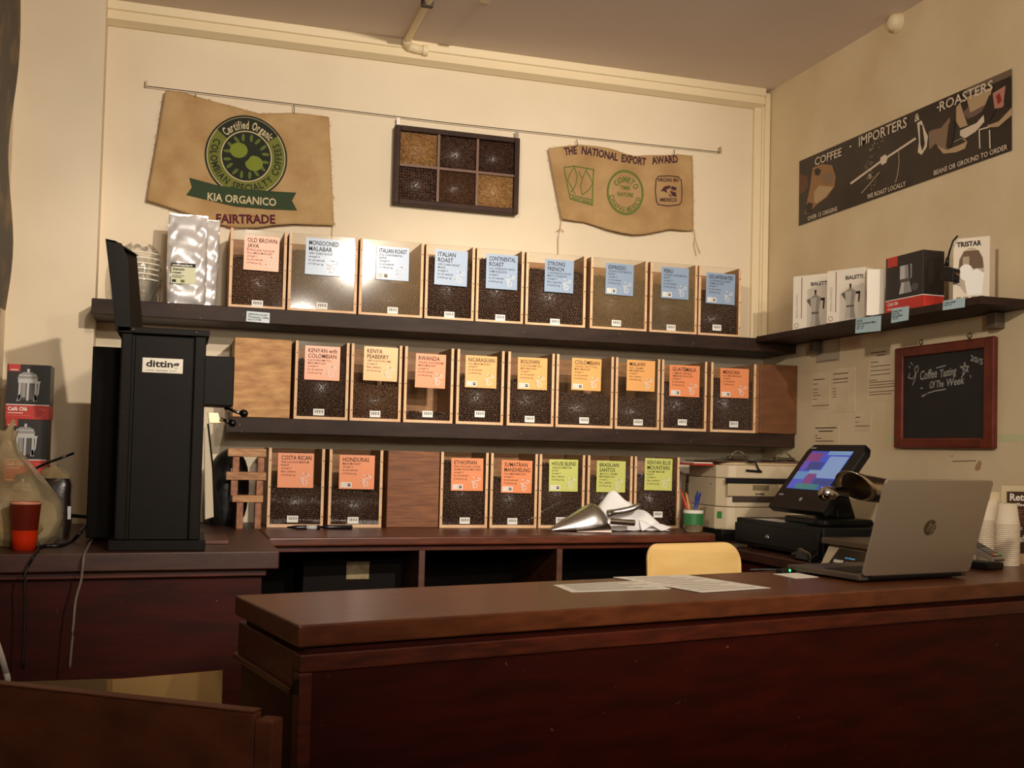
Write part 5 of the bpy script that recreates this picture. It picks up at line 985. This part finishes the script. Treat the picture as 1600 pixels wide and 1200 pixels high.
for lab, x0, x1, ph in (('clipboard with papers and shiny clip on the printer, nearer the bins', 2.09, 2.29, 0), ('clipboard with papers on the printer, nearer the right wall', 2.305, 2.505, 1)):
    t = thing('clipboard', lab, 'clipboard', (x0, yp+.02, ztop+.0005+.006*0), 0, 'clipboards on the printer'); w_ = x1-x0
    obj('board', MB().box(0, w_, 0, .30, 0, .004), mat('clipboard_brown', (104, 60, 38), .5), t, bevel=.001)
    for k in range(3): obj('sheet', MB().grid(lambda u, v: (.01+(w_-.02)*u, .012+.26*v, .0055+k*.0035+.005*math.sin(u*5+k*2+ph)**2*(1-v)), 12, 6), PAPER, t, smooth=True)
    cl = obj('clip', MB().box(w_/2-.045, w_/2+.045, .004, .03, .012, .024), mat('clip_steel', (120, 108, 92), .3, .9), t, bevel=.003)
    obj('clip_arch', MB().tube([(w_/2-.035+.07*k/8, .016, .024+.022*math.sin(math.pi*k/8)) for k in range(9)], .004, 8), CHROME, cl, smooth=True)
t = thing('red_folder', 'thin red folder sticking out left of the clipboards', 'folder', (2.06, yp+.06, ztop-.016))
obj('cover', MB().box(-.06, .035, 0, .2, 0, .008), mat('red_folder_card', (176, 44, 30), .5), t, bevel=.001); obj('pages', MB().box(-.055, .03, .004, .196, .0085, .0125), PAPER, t)
# pen pot
c = pZ(1082, 828, ZC); t = thing('pen_pot', 'glass pen pot with green label beside the printer', 'pen pot', (1.965, 3.93, ZC)); hp_ = .095
obj('glass', MB().lathe([(.001, .001), (.038, .001), (.039, .01), (.039, hp_)], 24), clear('pot_glass', film=(150, 130, 96), amount=.5, fscale=10), t, smooth=True)
obj('label', MB().lathe([(.0398, .03), (.0398, .075)], 24), mat('green_label', (44, 112, 58), .5), t, smooth=True); obj('label_top', MB().lathe([(.0399, .0752), (.0399, .088)], 24), PAPER, t, smooth=True)
for k, (px, py, col) in enumerate(((1063, 765, (196, 70, 48)), (1075, 770, (214, 150, 92)), (1085, 772, (40, 52, 120)), (1094, 768, (36, 48, 128)), (1070, 778, (170, 50, 40)), (1088, 766, (44, 58, 130)))):
    v = pY(px, py, 3.93); tp = thing('pen', ['red pen leaning left in the pot', 'tan pencil in the pot', 'blue pen upright in the pot', 'blue pen leaning right in the pot', 'short red pencil in the pot', 'dark blue pen at the back of the pot'][k], 'pen', (1.965+.012*math.cos(k), 3.93+.012*math.sin(k*2.1), ZC+.006), 0, 'pens in the pot'); O = tp.location.copy(); e = Vector((v.x, 3.93+.02*math.sin(k*2), v.z))-O
    obj('shaft', MB().tube([(0, 0, 0), e*.93], .0045, 8), mat('pen_colour_%d' % k, col, .4), tp, smooth=True); obj('tip', MB().tube([e*.93, e], [.0045, .0015], 8), mat('pen_colour_%d' % k, col), tp, smooth=True)
# ================================================================== till: drawer, screen, receipt printer
Xd = 2.05
t = thing('cash_drawer', 'black steel cash drawer with key lock on the right counter', 'cash drawer', (Xd, 3.49, ZR)); y0, y1 = 3.165, 3.755; zt_ = 1.092
obj('case', MB().box(.012, .42, y0-3.49, y1-3.49, .012, zt_-ZR), BLK, t, bevel=.004)
dr = obj('drawer_front', MB().box(-.002, .0118, y0-3.49+.012, y1-3.49-.012, .024, zt_-ZR-.018), BLK, t, bevel=.003)
v = pX(1199.5, 840, Xd); obj('lock', MB().lathe([(.0, .006), (.009, .005), (.011, 0)], 16, (-.002, v.y-3.49, v.z-ZR), axis=(-1, 0, 0)), CHROME, dr, smooth=True)
for yy in (-.27, .2):
    for xx in (.04, .38): obj('foot', MB().lathe([(.014, 0), (.014, .012)], 12, (xx, yy, 0), caps=True), BLK, t)
t = thing('paper_slip', 'white and green slips of paper lying on the cash drawer', 'paper', (Xd+.05, 3.55, zt_)); obj('white_slip', MB().box(-.02, .06, -.09, .1, .0004, .0014), PAPER, t); obj('green_slip', MB().box(-.01, .05, -.22, -.095, .0004, .0014), mat('green_slip', (70, 110, 60), .6), t)
# touch screen facing the shopkeeper (-X), leaning back
t = thing('till_screen', 'black touch-screen till with colourful key display on the drawer', 'till', (2.18, 3.365, zt_+.0015))
obj('base', MB().prism([(-.06, -.13), (.13, -.13), (.13, .13), (-.06, .13), (-.085, .1), (-.085, -.1)], 0, .024), BLK, t, bevel=.008)
obj('neck', MB().hull([(.02, -.07, .024), (.10, -.07, .024), (.10, .07, .024), (.02, .07, .024)], [(.02, -.06, .15), (.06, -.06, .15), (.06, .06, .15), (.02, .06, .15)]), BLK, t, bevel=.006)
TA = math.radians(38); tv = Vector((math.sin(TA), 0, math.cos(TA))); tn = Vector((-math.cos(TA), 0, math.sin(TA))); S0 = Vector((-.115, 0, .052)); hs = .295
def sp_(u, v, l=0): return S0+Vector((0, -1, 0))*u+tv*v+tn*l
cor = [(-.165, .0), (.18, .0), (.187, .02), (.187, hs-.03), (.165, hs), (-.15, hs), (-.17, hs-.03), (-.17, .02)]
case = obj('screen_case', MB().hull([sp_(u, v, -.03) for u, v in cor], [sp_(u, v, 0) for u, v in cor]), BLK, t, bevel=.004)
DU, DV0, DV1 = .128, .088, .262
scr = obj('display', MB().hull([sp_(u, v, .0003) for u, v in ((-DU, DV0), (DU, DV0), (DU, DV1), (-DU, DV1))], [sp_(u, v, .0012) for u, v in ((-DU, DV0), (DU, DV0), (DU, DV1), (-DU, DV1))]), mat('screen_blue', (62, 82, 190), .3, emit=.4), t)
b = MB(); tiles = [(0, .35, .02, .25, 0), (.0, .28, .25, .45, 1), (.28, .55, .35, .50, 2), (.0, .35, .72, .95, 3), (.35, .7, .70, .96, 0), (.30, .52, .12, .40, 3), (.55, 1, .30, .86, 4), (.55, 1, .12, .28, 5), (.2, .75, .0, .14, 6), (.45, 1, .9, 1.0, 2), (.0, .16, .5, .72, 7), (.16, .5, .5, .7, 5)]
for u0, u1, v0, v1, mi in tiles: b.add([sp_(-DU+2*DU*u, DV0+(DV1-DV0)*v, .0016+.0001*mi) for u, v in ((u0, v0), (u1, v0), (u1, v1), (u0, v1))], [(0, 1, 2, 3)], mi)
obj('key_tiles', b, [mat('tile_blue', (70, 88, 200), .3, emit=.4), mat('tile_cyan', (92, 140, 196), .3, emit=.4), mat('tile_sky', (120, 160, 205), .3, emit=.36), mat('tile_mauve', (128, 70, 130), .3, emit=.36), mat('tile_pale', (128, 158, 208), .3, emit=.4), mat('tile_navy', (60, 74, 140), .3, emit=.36), mat('tile_teal', (56, 126, 132), .3, emit=.36), mat('tile_violet', (104, 84, 190), .3, emit=.36)], scr, recalc=False)
b = MB(); b.add([sp_(-.15, hs-.022, .0012), sp_(-.115, hs-.022, .0012), sp_(-.115, hs-.016, .0012), sp_(-.15, hs-.016, .0012)], [(0, 1, 2, 3)]); b.add([sp_(-.145, .055, .0012), sp_(-.115, .055, .0012), sp_(-.115, .062, .0012), sp_(-.145, .062, .0012)], [(0, 1, 2, 3)])
obj('lettering', b, GREY, case, recalc=False); obj('power_button', MB().lathe([(.0, .003), (.006, .002), (.008, 0)], 12, sp_(.01, .045, .0002), axis=tuple(tn)), GREY, case, smooth=True)
t = thing('receipt_printer', 'black receipt printer beside the till screen', 'printer', (2.33, 3.09, ZR))
obj('body', MB().hull([(-.055, -.075, 0), (.15, -.075, 0), (.15, .075, 0), (-.055, .075, 0)], [(-.02, -.075, .155), (.15, -.075, .165), (.15, .075, .165), (-.02, .075, .155)]), BLK, t, bevel=.008); obj('paper_door', MB().hull([(-.01, -.06, .158), (.12, -.06, .165), (.12, .06, .165), (-.01, .06, .158)], [(0, -.05, .172), (.11, -.05, .178), (.11, .05, .178), (0, .05, .172)]), BLKG, t, bevel=.004); obj('paper_slot', MB().box(-.035, -.03, -.045, .045, .11, .114), DGREY, t)
# weighing scoop pan lying on the receipt printer
t = thing('scale_scoop', 'shiny steel weighing scoop with round handle above the black printer', 'scoop', (2.22, 3.09, ZR+.183)); O = t.location.copy()
def wv(px, py, Y): return pY(px, py, Y)-O
A0 = wv(1333, 759, 3.0); A1 = wv(1412, 772, 3.12)
ax = (A1-A0).normalized(); s1 = ax.cross(Vector((0, 0, 1))).normalized(); s2 = s1.cross(ax)
def scf(u, v):
    a = u*2*math.pi; r = .052-.006*v+.0*u; op = .045*math.cos(a+1.2)*(1-v); return A0+ax*((A1-A0).length*v+op)+s1*(r*math.cos(a))+s2*(r*math.sin(a)*.85)
o = obj('bowl', MB().grid(scf, 32, 8, close_u=True), mat('polished_steel', (214, 200, 180), .24, 1), t, smooth=True); md = o.modifiers.new('thick', 'SOLIDIFY'); md.thickness = .0016
obj('bowl_end', MB().lathe([(.001, 0), (.045, 0)], 24, A1, axis=tuple(ax)), STEEL, t)
H0, H1 = wv(1286, 771, 2.96), wv(1318, 772, 3.0)
obj('grip', MB().tube([H0, H0+(H1-H0)*.15, H1], [.020, .0235, .0225], 20), CHROME, t, smooth=True)
# scale
c0 = pZ(1288, 878, ZR); t = thing('weighing_scale', 'cream shop scale with steel plate and lit blue digits behind the laptop', 'scale', (2.10, 3.065, ZR), math.radians(-88))
obj('body', MB().hull([(-.05, -.08, .0), (.25, -.08, .0), (.25, .14, 0), (-.05, .14, 0)], [(-.04, -.055, .064), (.25, -.055, .064), (.25, .14, .064), (-.04, .14, .064)]), CREAMP, t, bevel=.004)
obj('plate', MB().box(-.054, .26, -.075, .16, .068, .088), mat('scale_plate', (112, 98, 82), .4, .5), t, bevel=.003)
kp = [(.0, -.0815, .004), (.16, -.0815, .004), (.175, -.0605, .058), (.03, -.0605, .058)]
pn = obj('display_panel', MB().hull([Vector(v) for v in kp], [Vector(v)+Vector((0, -.004, .002)) for v in kp]), BLKG, t)
b = MB(); u = (Vector(kp[1])-Vector(kp[0])).normalized(); vv = (Vector(kp[3])-Vector(kp[0])); Oo = Vector(kp[0])+Vector((0, -.0065, .004)); vd = Vector((.0, .0235, .046)).normalized()
b.text('0.085', Oo+u*.075+vd*.026, u, vd, .014, width=.05, mi=0, bold=.01); b.plate([(.025, .008), (.075, .008), (.075, .018), (.025, .018)], Oo, u, vd, 0, 1); b.plate([(.085, .004), (.115, .004), (.115, .016), (.085, .016)], Oo, u, vd, 0, 2)
obj('readout', b, [mat('lcd_blue', (64, 150, 200), .4, emit=1.2), PAPER, GREY], pn, recalc=False)
t = thing('barcode_scanner', 'black handheld scanner lying between drawer and scale', 'scanner', (2.06, 3.04, ZR)) if 0 else thing('barcode_scanner', 'black handheld scanner lying between drawer and scale', 'scanner', (2.012, 3.2, ZR))
obj('head', MB().hull([(-.012, -.05, 0), (.03, -.05, 0), (.03, .05, 0), (-.012, .05, 0)], [(-.006, -.04, .03), (.026, -.04, .03), (.026, .03, .045), (-.006, .03, .045)]), BLKG, t, bevel=.008); obj('handle', MB().tube([(.01, .03, .02), (.01, .075, .014)], [.014, .012], 12), BLKG, t, smooth=True)
cable('thin black cable drooping from the scanner to the chair side', [(2.02, 3.13, ZR+.03), (1.97, 3.1, .99), (1.93, 2.95, .96), (1.84, 2.78, .90), (1.78, 2.72, .80)], .0028, CAB)
# ================================================================== laptop and other things on the front counter
LA = math.radians(10.9); hl = Vector((1.619, 2.324)); t = thing('laptop', 'silver laptop seen from behind with round logo on its lid', 'laptop', (hl.x, hl.y, ZC+.002), LA); LW, LD, LH = .387, .258, .253
obj('base', MB().box(0, LW, .0, LD, .004, .018), mat('laptop_grey', (92, 80, 68), .4, .5), t, bevel=.003); obj('keyboard', MB().box(.03, LW-.03, .05, .15, .0182, .0195), BLK, t); obj('touchpad', MB().box(.14, .25, .17, .245, .0182, .0188), mat('touchpad_grey', (120, 106, 92), .4, .4), t)
for xx in (.03, LW-.05): obj('foot', MB().box(xx, xx+.02, .02, LD-.02, 0, .004), BLK, t)
hg = obj('hinge', MB().tube([(.03, -.002, .014), (LW-.03, -.002, .014)], .008, 10), BLK, t)
tl = math.radians(16.8); lv_ = Vector((0, -math.sin(tl), math.cos(tl))); ln_ = Vector((0, -math.cos(tl), -math.sin(tl))); L0 = Vector((0, -.004, .018))
def rr_(w_, h, r, n=5):
    P = []
    for cx_, cy_, a0 in ((w_-r, r, -90), (w_-r, h-r, 0), (r, h-r, 90), (r, r, 180)): P += [(cx_+r*math.cos(math.radians(a0+90*k/n)), cy_+r*math.sin(math.radians(a0+90*k/n))) for k in range(n+1)]
    return P
lid = obj('lid', MB().hull([L0+Vector((x, 0, 0))+lv_*y for x, y in rr_(LW, LH, .012)], [L0+Vector((x, 0, 0))+lv_*y+ln_*.006 for x, y in rr_(LW, LH, .012)]), mat('laptop_silver', (184, 168, 148), .38, .75), t, bevel=.0015)
obj('screen', MB().hull([L0+Vector((x+.006, 0, 0))+lv_*(y+.006)-ln_*.0006 for x, y in rr_(LW-.012, LH-.012, .008)], [L0+Vector((x+.006, 0, 0))+lv_*(y+.006)-ln_*.0001 for x, y in rr_(LW-.012, LH-.012, .008)]), BLKG, t)
b = MB(); cl_ = L0+Vector((LW*.5, 0, 0))+lv_*(LH*.50)+ln_*.0066; ux = Vector((1, 0, 0))
b.add([cl_+ux*(.021*math.cos(a))+lv_*(.021*math.sin(a)) for a in [k*math.pi/16 for k in range(32)]], [tuple(range(32))], 0)
LG = L0+Vector((LW*.5, 0, 0))+lv_*(LH*.50)+ln_*.0072
for x_, dy in ((-.009, .018), (.004, .009)): b.add([LG+ux*(x_-.0016)+lv_*-.009*(1 if x_ < 0 else 2), LG+ux*(x_+.0012)+lv_*-.009*(1 if x_ < 0 else 2), LG+ux*(x_+.0012+.007)+lv_*dy, LG+ux*(x_-.0016+.007)+lv_*dy], [(0, 1, 2, 3)], 1)
for x_ in (-.002, .011): b.add([LG+ux*(x_-.0016)+lv_*-.009, LG+ux*(x_+.0012)+lv_*-.009, LG+ux*(x_+.005)+lv_*.006, LG+ux*(x_+.0022)+lv_*.006], [(0, 1, 2, 3)], 1)
for x_, y_ in ((-.004, .006), (.009, .008), (.006, -.009)): b.add([LG+ux*x_+lv_*y_, LG+ux*(x_+.010)+lv_*y_, LG+ux*(x_+.011)+lv_*(y_+.003), LG+ux*(x_+.001)+lv_*(y_+.003)], [(0, 1, 2, 3)], 1)
obj('logo', b, [mat('logo_dark', (108, 92, 72), .3, .8), mat('logo_silver', (176, 160, 138), .4, .7)], lid, recalc=False)
def sheet(label, pts, z, rows, m_=PAPER, cat='paper', group='papers on the front counter'):
    P = [pZ(x, y, z) for x, y in pts]; O = P[0].copy(); t = thing('paper_sheet', label, cat, O, 0, group); Q = [p-O for p in P]
    sh = obj('sheet', MB().hull(Q, [q+Vector((0, 0, .0008)) for q in Q]), m_, t); b = MB()
    for k in range(rows):
        f_ = (k+1)/(rows+1); a = Q[0].lerp(Q[3], f_); c = Q[1].lerp(Q[2], f_); d = c-a; pe = Vector((-d.y, d.x, 0)).normalized()*.0016; zz = Vector((0, 0, .0013)); e = .9-.25*((k*7) % 3)/2
        b.add([a+d*.08+pe+zz, a+d*.08-pe+zz, a+d*e-pe+zz, a+d*e+pe+zz], [(0, 1, 2, 3)])
    if rows: obj('text_lines', b, mat('grey_ink', (120, 110, 96), .8), sh, recalc=False)
sheet('large printed sheet on the front counter, right of two', [(1096, 926), (1204, 919), (1072, 898.5), (958, 902)], ZC+.0016, 9)
sheet('printed sheet on the front counter, left of two, partly covered', [(892, 925.5), (1048, 920), (1006, 907), (864, 914.5)], ZC+.0004, 7)
sheet('small white card by the laptop corner', [(1243, 904), (1279, 902), (1247, 895.5), (1208, 897)], ZC+.0004, 0, group='cards by the laptop')
t = thing('usb_adapter', 'small black adapter with glowing green light beside the laptop', 'adapter', pZ(1230, 894.5, ZC)); t.rotation_euler = (0, 0, .5)
obj('body', MB().box(-.04, .03, -.012, .012, 0, .011), BLK, t, bevel=.003); obj('green_light', MB().lathe([(.0005, .0028), (.003, .002), (.004, 0)], 10, (-.008, -.0122, .007), axis=(0, -1, .3)), mat('green_led', (60, 220, 120), .3, emit=2.5), t, smooth=True)
cable('short black lead from the green-lit adapter to the counter back', [pZ(1228, 891, ZC+.006), pZ(1205, 890, ZC+.005), pZ(1180, 890, ZC+.004), pZ(1172, 891, ZC+.002)], .003, CAB)
# card terminal in its cradle
t = thing('card_terminal', 'card payment terminal with coloured keys beside the cups', 'card terminal', (2.235, 2.60, ZC), math.radians(18)); t.scale = (.8, .8, .8)
obj('cradle', MB().prism([(-.05, -.04), (.05, -.04), (.055, .07), (-.055, .07)], 0, .026), BLK, t, bevel=.006)
bd = obj('handset', MB().hull([(-.04, -.05, .03), (.04, -.05, .03), (.04, .09, .07), (-.04, .09, .07)], [(-.036, -.05, .046), (.036, -.05, .046), (.036, .08, .104), (-.036, .08, .104)]), mat('terminal_grey', (150, 140, 128), .35), t, bevel=.004)
sl = Vector((0, .13, .058)).normalized(); o0 = Vector((0, -.05, .0465))
fc = obj('keypad', MB().plate([(-.031, .006), (.031, .006), (.031, .12), (-.031, .12)], o0, (1, 0, 0), sl, .0012), DGREY, bd)
for k, m_ in enumerate((mat('key_red', (200, 84, 70), .4), mat('key_yellow', (214, 178, 86), .4), mat('key_green', (60, 176, 140), .4))): obj('key', MB().plate([(-.029+k*.02, .009), (-.011+k*.02, .009), (-.011+k*.02, .021), (-.029+k*.02, .021)], o0+Vector((0, -.0008, .0016)), (1, 0, 0), sl, .002), m_, fc)
for r_ in range(3):
    for k in range(3): obj('number_key', MB().plate([(-.027+k*.02, .028+r_*.013), (-.012+k*.02, .028+r_*.013), (-.012+k*.02, .037+r_*.013), (-.027+k*.02, .037+r_*.013)], o0+Vector((0, -.0008, .0016)), (1, 0, 0), sl, .0015), GREY, fc)
obj('card_slot', MB().box(-.03, .03, -.0512, -.0495, .034, .038), BLK, bd)
# stacks of paper cups, upside down
CUPW = mat('paper_cup', (236, 220, 192), .6)
def cup_stack(x, y, z, n, r, lean, pre):
    for k in range(n):
        top = k == n-1
        lab = ('%s, uppermost cup with plain side showing' % pre) if top else ('%s, nested cup showing only its rim' % pre)
        t = thing('paper_cup', lab, 'cup', (x+lean*k*.0058, y, z+k*.0058), 0, pre+' cups')
        obj('wall', MB().lathe([(r*.97, .004), (r*.74, .064), (.001, .0625)] if top or k == 0 and n == 1 else [(r*.97, .004), (r*.93, .014)], 28), CUPW, t, smooth=False if 0 else True)
        obj('rim', MB().lathe([(r*.93, .001), (r*1.0, .0), (r*1.02, .0022), (r*.99, .0046), (r*.95, .0044)], 28), CUPW, t, smooth=True)
cr = .0355
c = pZ(1577, 884, ZC); cup_stack(c.x+.0, c.y+.01, ZC+.0004, 22, cr, .0, 'front stack of white paper cups at right')
c2 = pZ(1547, 879, ZC); cup_stack(c2.x+.005, c2.y+.012, ZC+.0004, 23, cr, .0, 'rear stack of white paper cups beside laptop')
# leaflet holder
t = thing('leaflet_stand', 'brown leaflet in a cream stand behind the paper cups', 'leaflet', (2.455, 2.80, ZC)) if 0 else thing('leaflet_stand', 'brown leaflet in a cream stand behind the paper cups', 'leaflet', (2.425, 2.725, ZC))
v0 = pY(1573, 759, 2.725)-t.location; vz = v0.z
xl = v0.x
obj('backing', MB().box(xl, .098, .02, .024, 0, vz), mat('cream_card', (226, 208, 170), .7), t); obj('second_backing', MB().box(xl-.03, .0, .034, .037, 0, vz-.02), mat('cream_card', (226, 208, 170)), t)
lf = obj('leaflet', MB().box(xl+.018, .098, .012, .0195, .03, vz-.018), mat('leaflet_brown', (70, 42, 30), .5), t); obj('ledge', MB().box(xl-.005, .098, -.01, .0115, 0, .03), mat('pale_wood_strip', (222, 178, 136)), t)
b = MB(); yy = .0112
b.text('Retail', (xl+.022, yy, vz-.045), (1, 0, 0), (0, 0, 1), .021, width=.082, bold=.03); b.text('coffee', (xl+.022, yy, vz-.062), (1, 0, 0), (0, 0, 1), .009, width=.06, bold=.03)
for k in range(7): b.ribbon([(xl+.026, vz-.075-k*.006), (xl+.026+.05*(1-.1*(k % 3)), vz-.075-k*.006)], .0018, (0, yy, 0), (1, 0, 0), (0, 0, 1), 1)
b.text('roast', (xl+.03, yy, vz-.135), (1, 0, 0), (0, 0, 1), .011, width=.04, bold=.03); b.text('fresh', (xl+.032, yy, vz-.172), (1, 0, 0), (0, 0, 1), .02, width=.05, bold=.03)
obj('lettering', b, [WHITE, mat('leaflet_tan', (160, 112, 74), .6)], lf, recalc=False)
# ================================================================== chair behind the counter
t = thing('chair', 'pale plywood chair back showing above the front counter', 'chair', (1.565, 2.98, 0), math.radians(6))
BEECH = mat('beech_ply', (230, 192, 124), .32, rgb2=(222, 180, 110), nscale=4, stretch=(1.5, 1.5, 6), coat=.2); LEG = mat('chair_steel', (150, 146, 140), .3, .9)
W2 = .172; out = [(-W2+.006, .78), (W2-.006, .78), (W2, .88), (W2-.002, .95), (W2-.035, 1.02), (W2-.07, 1.045), (0.0, 1.052), (-W2+.06, 1.048), (-W2+.022, 1.03), (-W2, .985), (-W2, .88)]
def back3(x, z, d): return (x, .20*(z-.9)*.35+.02*((x/W2)**2)*-1+.12+d, z)
bmx = bmesh.new()
def arc_out():
    P = []; r = .05
    for a in range(0, 91, 15): P.append((W2-.055+.055*math.cos(math.radians(a)), .985+.067*math.sin(math.radians(a))))
    for a in range(90, 181, 15): P.append((-W2+.04+.04*math.cos(math.radians(a)), 1.004+.046*math.sin(math.radians(a))))
    for a in range(180, 271, 30): P.append((-W2+.04+.04*math.cos(math.radians(a)), .80+.04*math.sin(math.radians(a))))
    for a in range(270, 361, 30): P.append((W2-.04+.04*math.cos(math.radians(a)), .80+.04*math.sin(math.radians(a))))
    return P
ao = arc_out()
obj('backrest', MB().hull([back3(x, z, 0) for x, z in ao], [back3(x, z, .012) for x, z in ao]), [BEECH], t, bevel=.003)
obj('seat', MB().prism([(-.19, .36*-1+.0), (.19, -.36), (.2, -.1), (.18, .06), (-.18, .06), (-.2, -.1)], .445, .46), BEECH, t, bevel=.006)
for sx in (-1, 1):
    obj('leg', MB().tube([(sx*.17, .10, .95), (sx*.17, .08, .6), (sx*.17, .05, .445), (sx*.19, .10, .0)], .011, 10), LEG, t, smooth=True)
    obj('leg', MB().tube([(sx*.16, -.30, .444), (sx*.18, -.34, .0)], .011, 10), LEG, t, smooth=True)
# ================================================================== gate and cardboard at the lower left
g0 = Vector((.160, 1.80)); g1 = pZ(0, 1068, .894).xy; gd = (g1-g0).normalized(); gl = 0
g1 = g0+gd*((XL+.03-g0.x)/gd.x); gl = (g1-g0).length; ang = math.atan2(gd.y, gd.x)
t = thing('swing_gate', 'low brown wooden swing gate in the left foreground', 'gate', (g0.x, g0.y, 0), ang)
GATE = mat('gate_wood', (116, 62, 38), .5, rgb2=(92, 46, 28), nscale=4, stretch=(3, 3, 5), bump=.08, bscale=30)
obj('panel', MB().box(.03, gl, -.011, .011, .12, .893), GATE, t, bevel=.003)
obj('hinge_post', MB().box(-.005, .0285, -.02, .016, .0, .885), GATE, t, bevel=.004)
obj('top_cap', MB().box(.032, gl, -.013, .013, .8935, .897), mat('gate_cap', (112, 60, 36), .5), t, bevel=.001)
yc = 2.55; a = pY(348, 1047, yc); t = thing('cardboard_box', 'flattened brown cardboard carton standing behind the swing gate', 'box', (a.x-.30, yc, 0)); KR = mat('kraft_card', (186, 140, 84), .75, rgb2=(168, 122, 70), nscale=6); zt1 = a.z
obj('front_wall', MB().box(-.30, .30, 0, .005, 0, zt1-.012), KR, t); obj('back_wall', MB().box(-.30, .30, .03, .035, 0, zt1-.02), KR, t)
for s in (-1, 1): obj('side_wall', MB().box(*((-.30, -.295) if s < 0 else (.295, .30)), .0052, .0298, 0, zt1-.02), KR, t)
obj('floor_panel', MB().box(-.294, .294, .006, .029, 0, .005), KR, t)
x_ = pY(176, 1056, yc).x-(a.x-.30)
obj('flap', MB().hull([(x_, -.001, zt1-.30), (.30, -.001, zt1-.30), (.30, -.001, zt1), (x_, -.001, zt1-.012)], [(x_, -.005, zt1-.30), (.30, -.005, zt1-.30), (.30, -.005, zt1), (x_, -.005, zt1-.012)]), mat('kraft_card_light', (206, 164, 100), .75), t)
obj('flap', MB().hull([(-.30, -.006, zt1-.25), (x_-.004, -.006, zt1-.25), (x_-.01, -.03, zt1-.004), (-.30, -.03, zt1-.004)], [(-.30, -.01, zt1-.25), (x_-.004, -.01, zt1-.25), (x_-.01, -.034, zt1-.004), (-.30, -.034, zt1-.004)]), mat('kraft_card_grey', (140, 112, 72), .75), t)
t = thing('white_tube', 'thin white tube poking up at the left edge behind the gate', 'tube', pY(9, 1046, 2.45)); O = t.location.copy()
s0 = obj('tube', MB().tube([pY(10, 1052, 2.45)-O, pY(2, 1025, 2.45)-O, pY(-8, 995, 2.45)-O], .006, 10), WHITE, t, smooth=True); obj('end', MB().tube([pY(10, 1052, 2.45)-O, pY(12, 1060, 2.45)-O, (O*0)+Vector((0.004, 0, -.3))], .006, 10), WHITE, t, smooth=True)
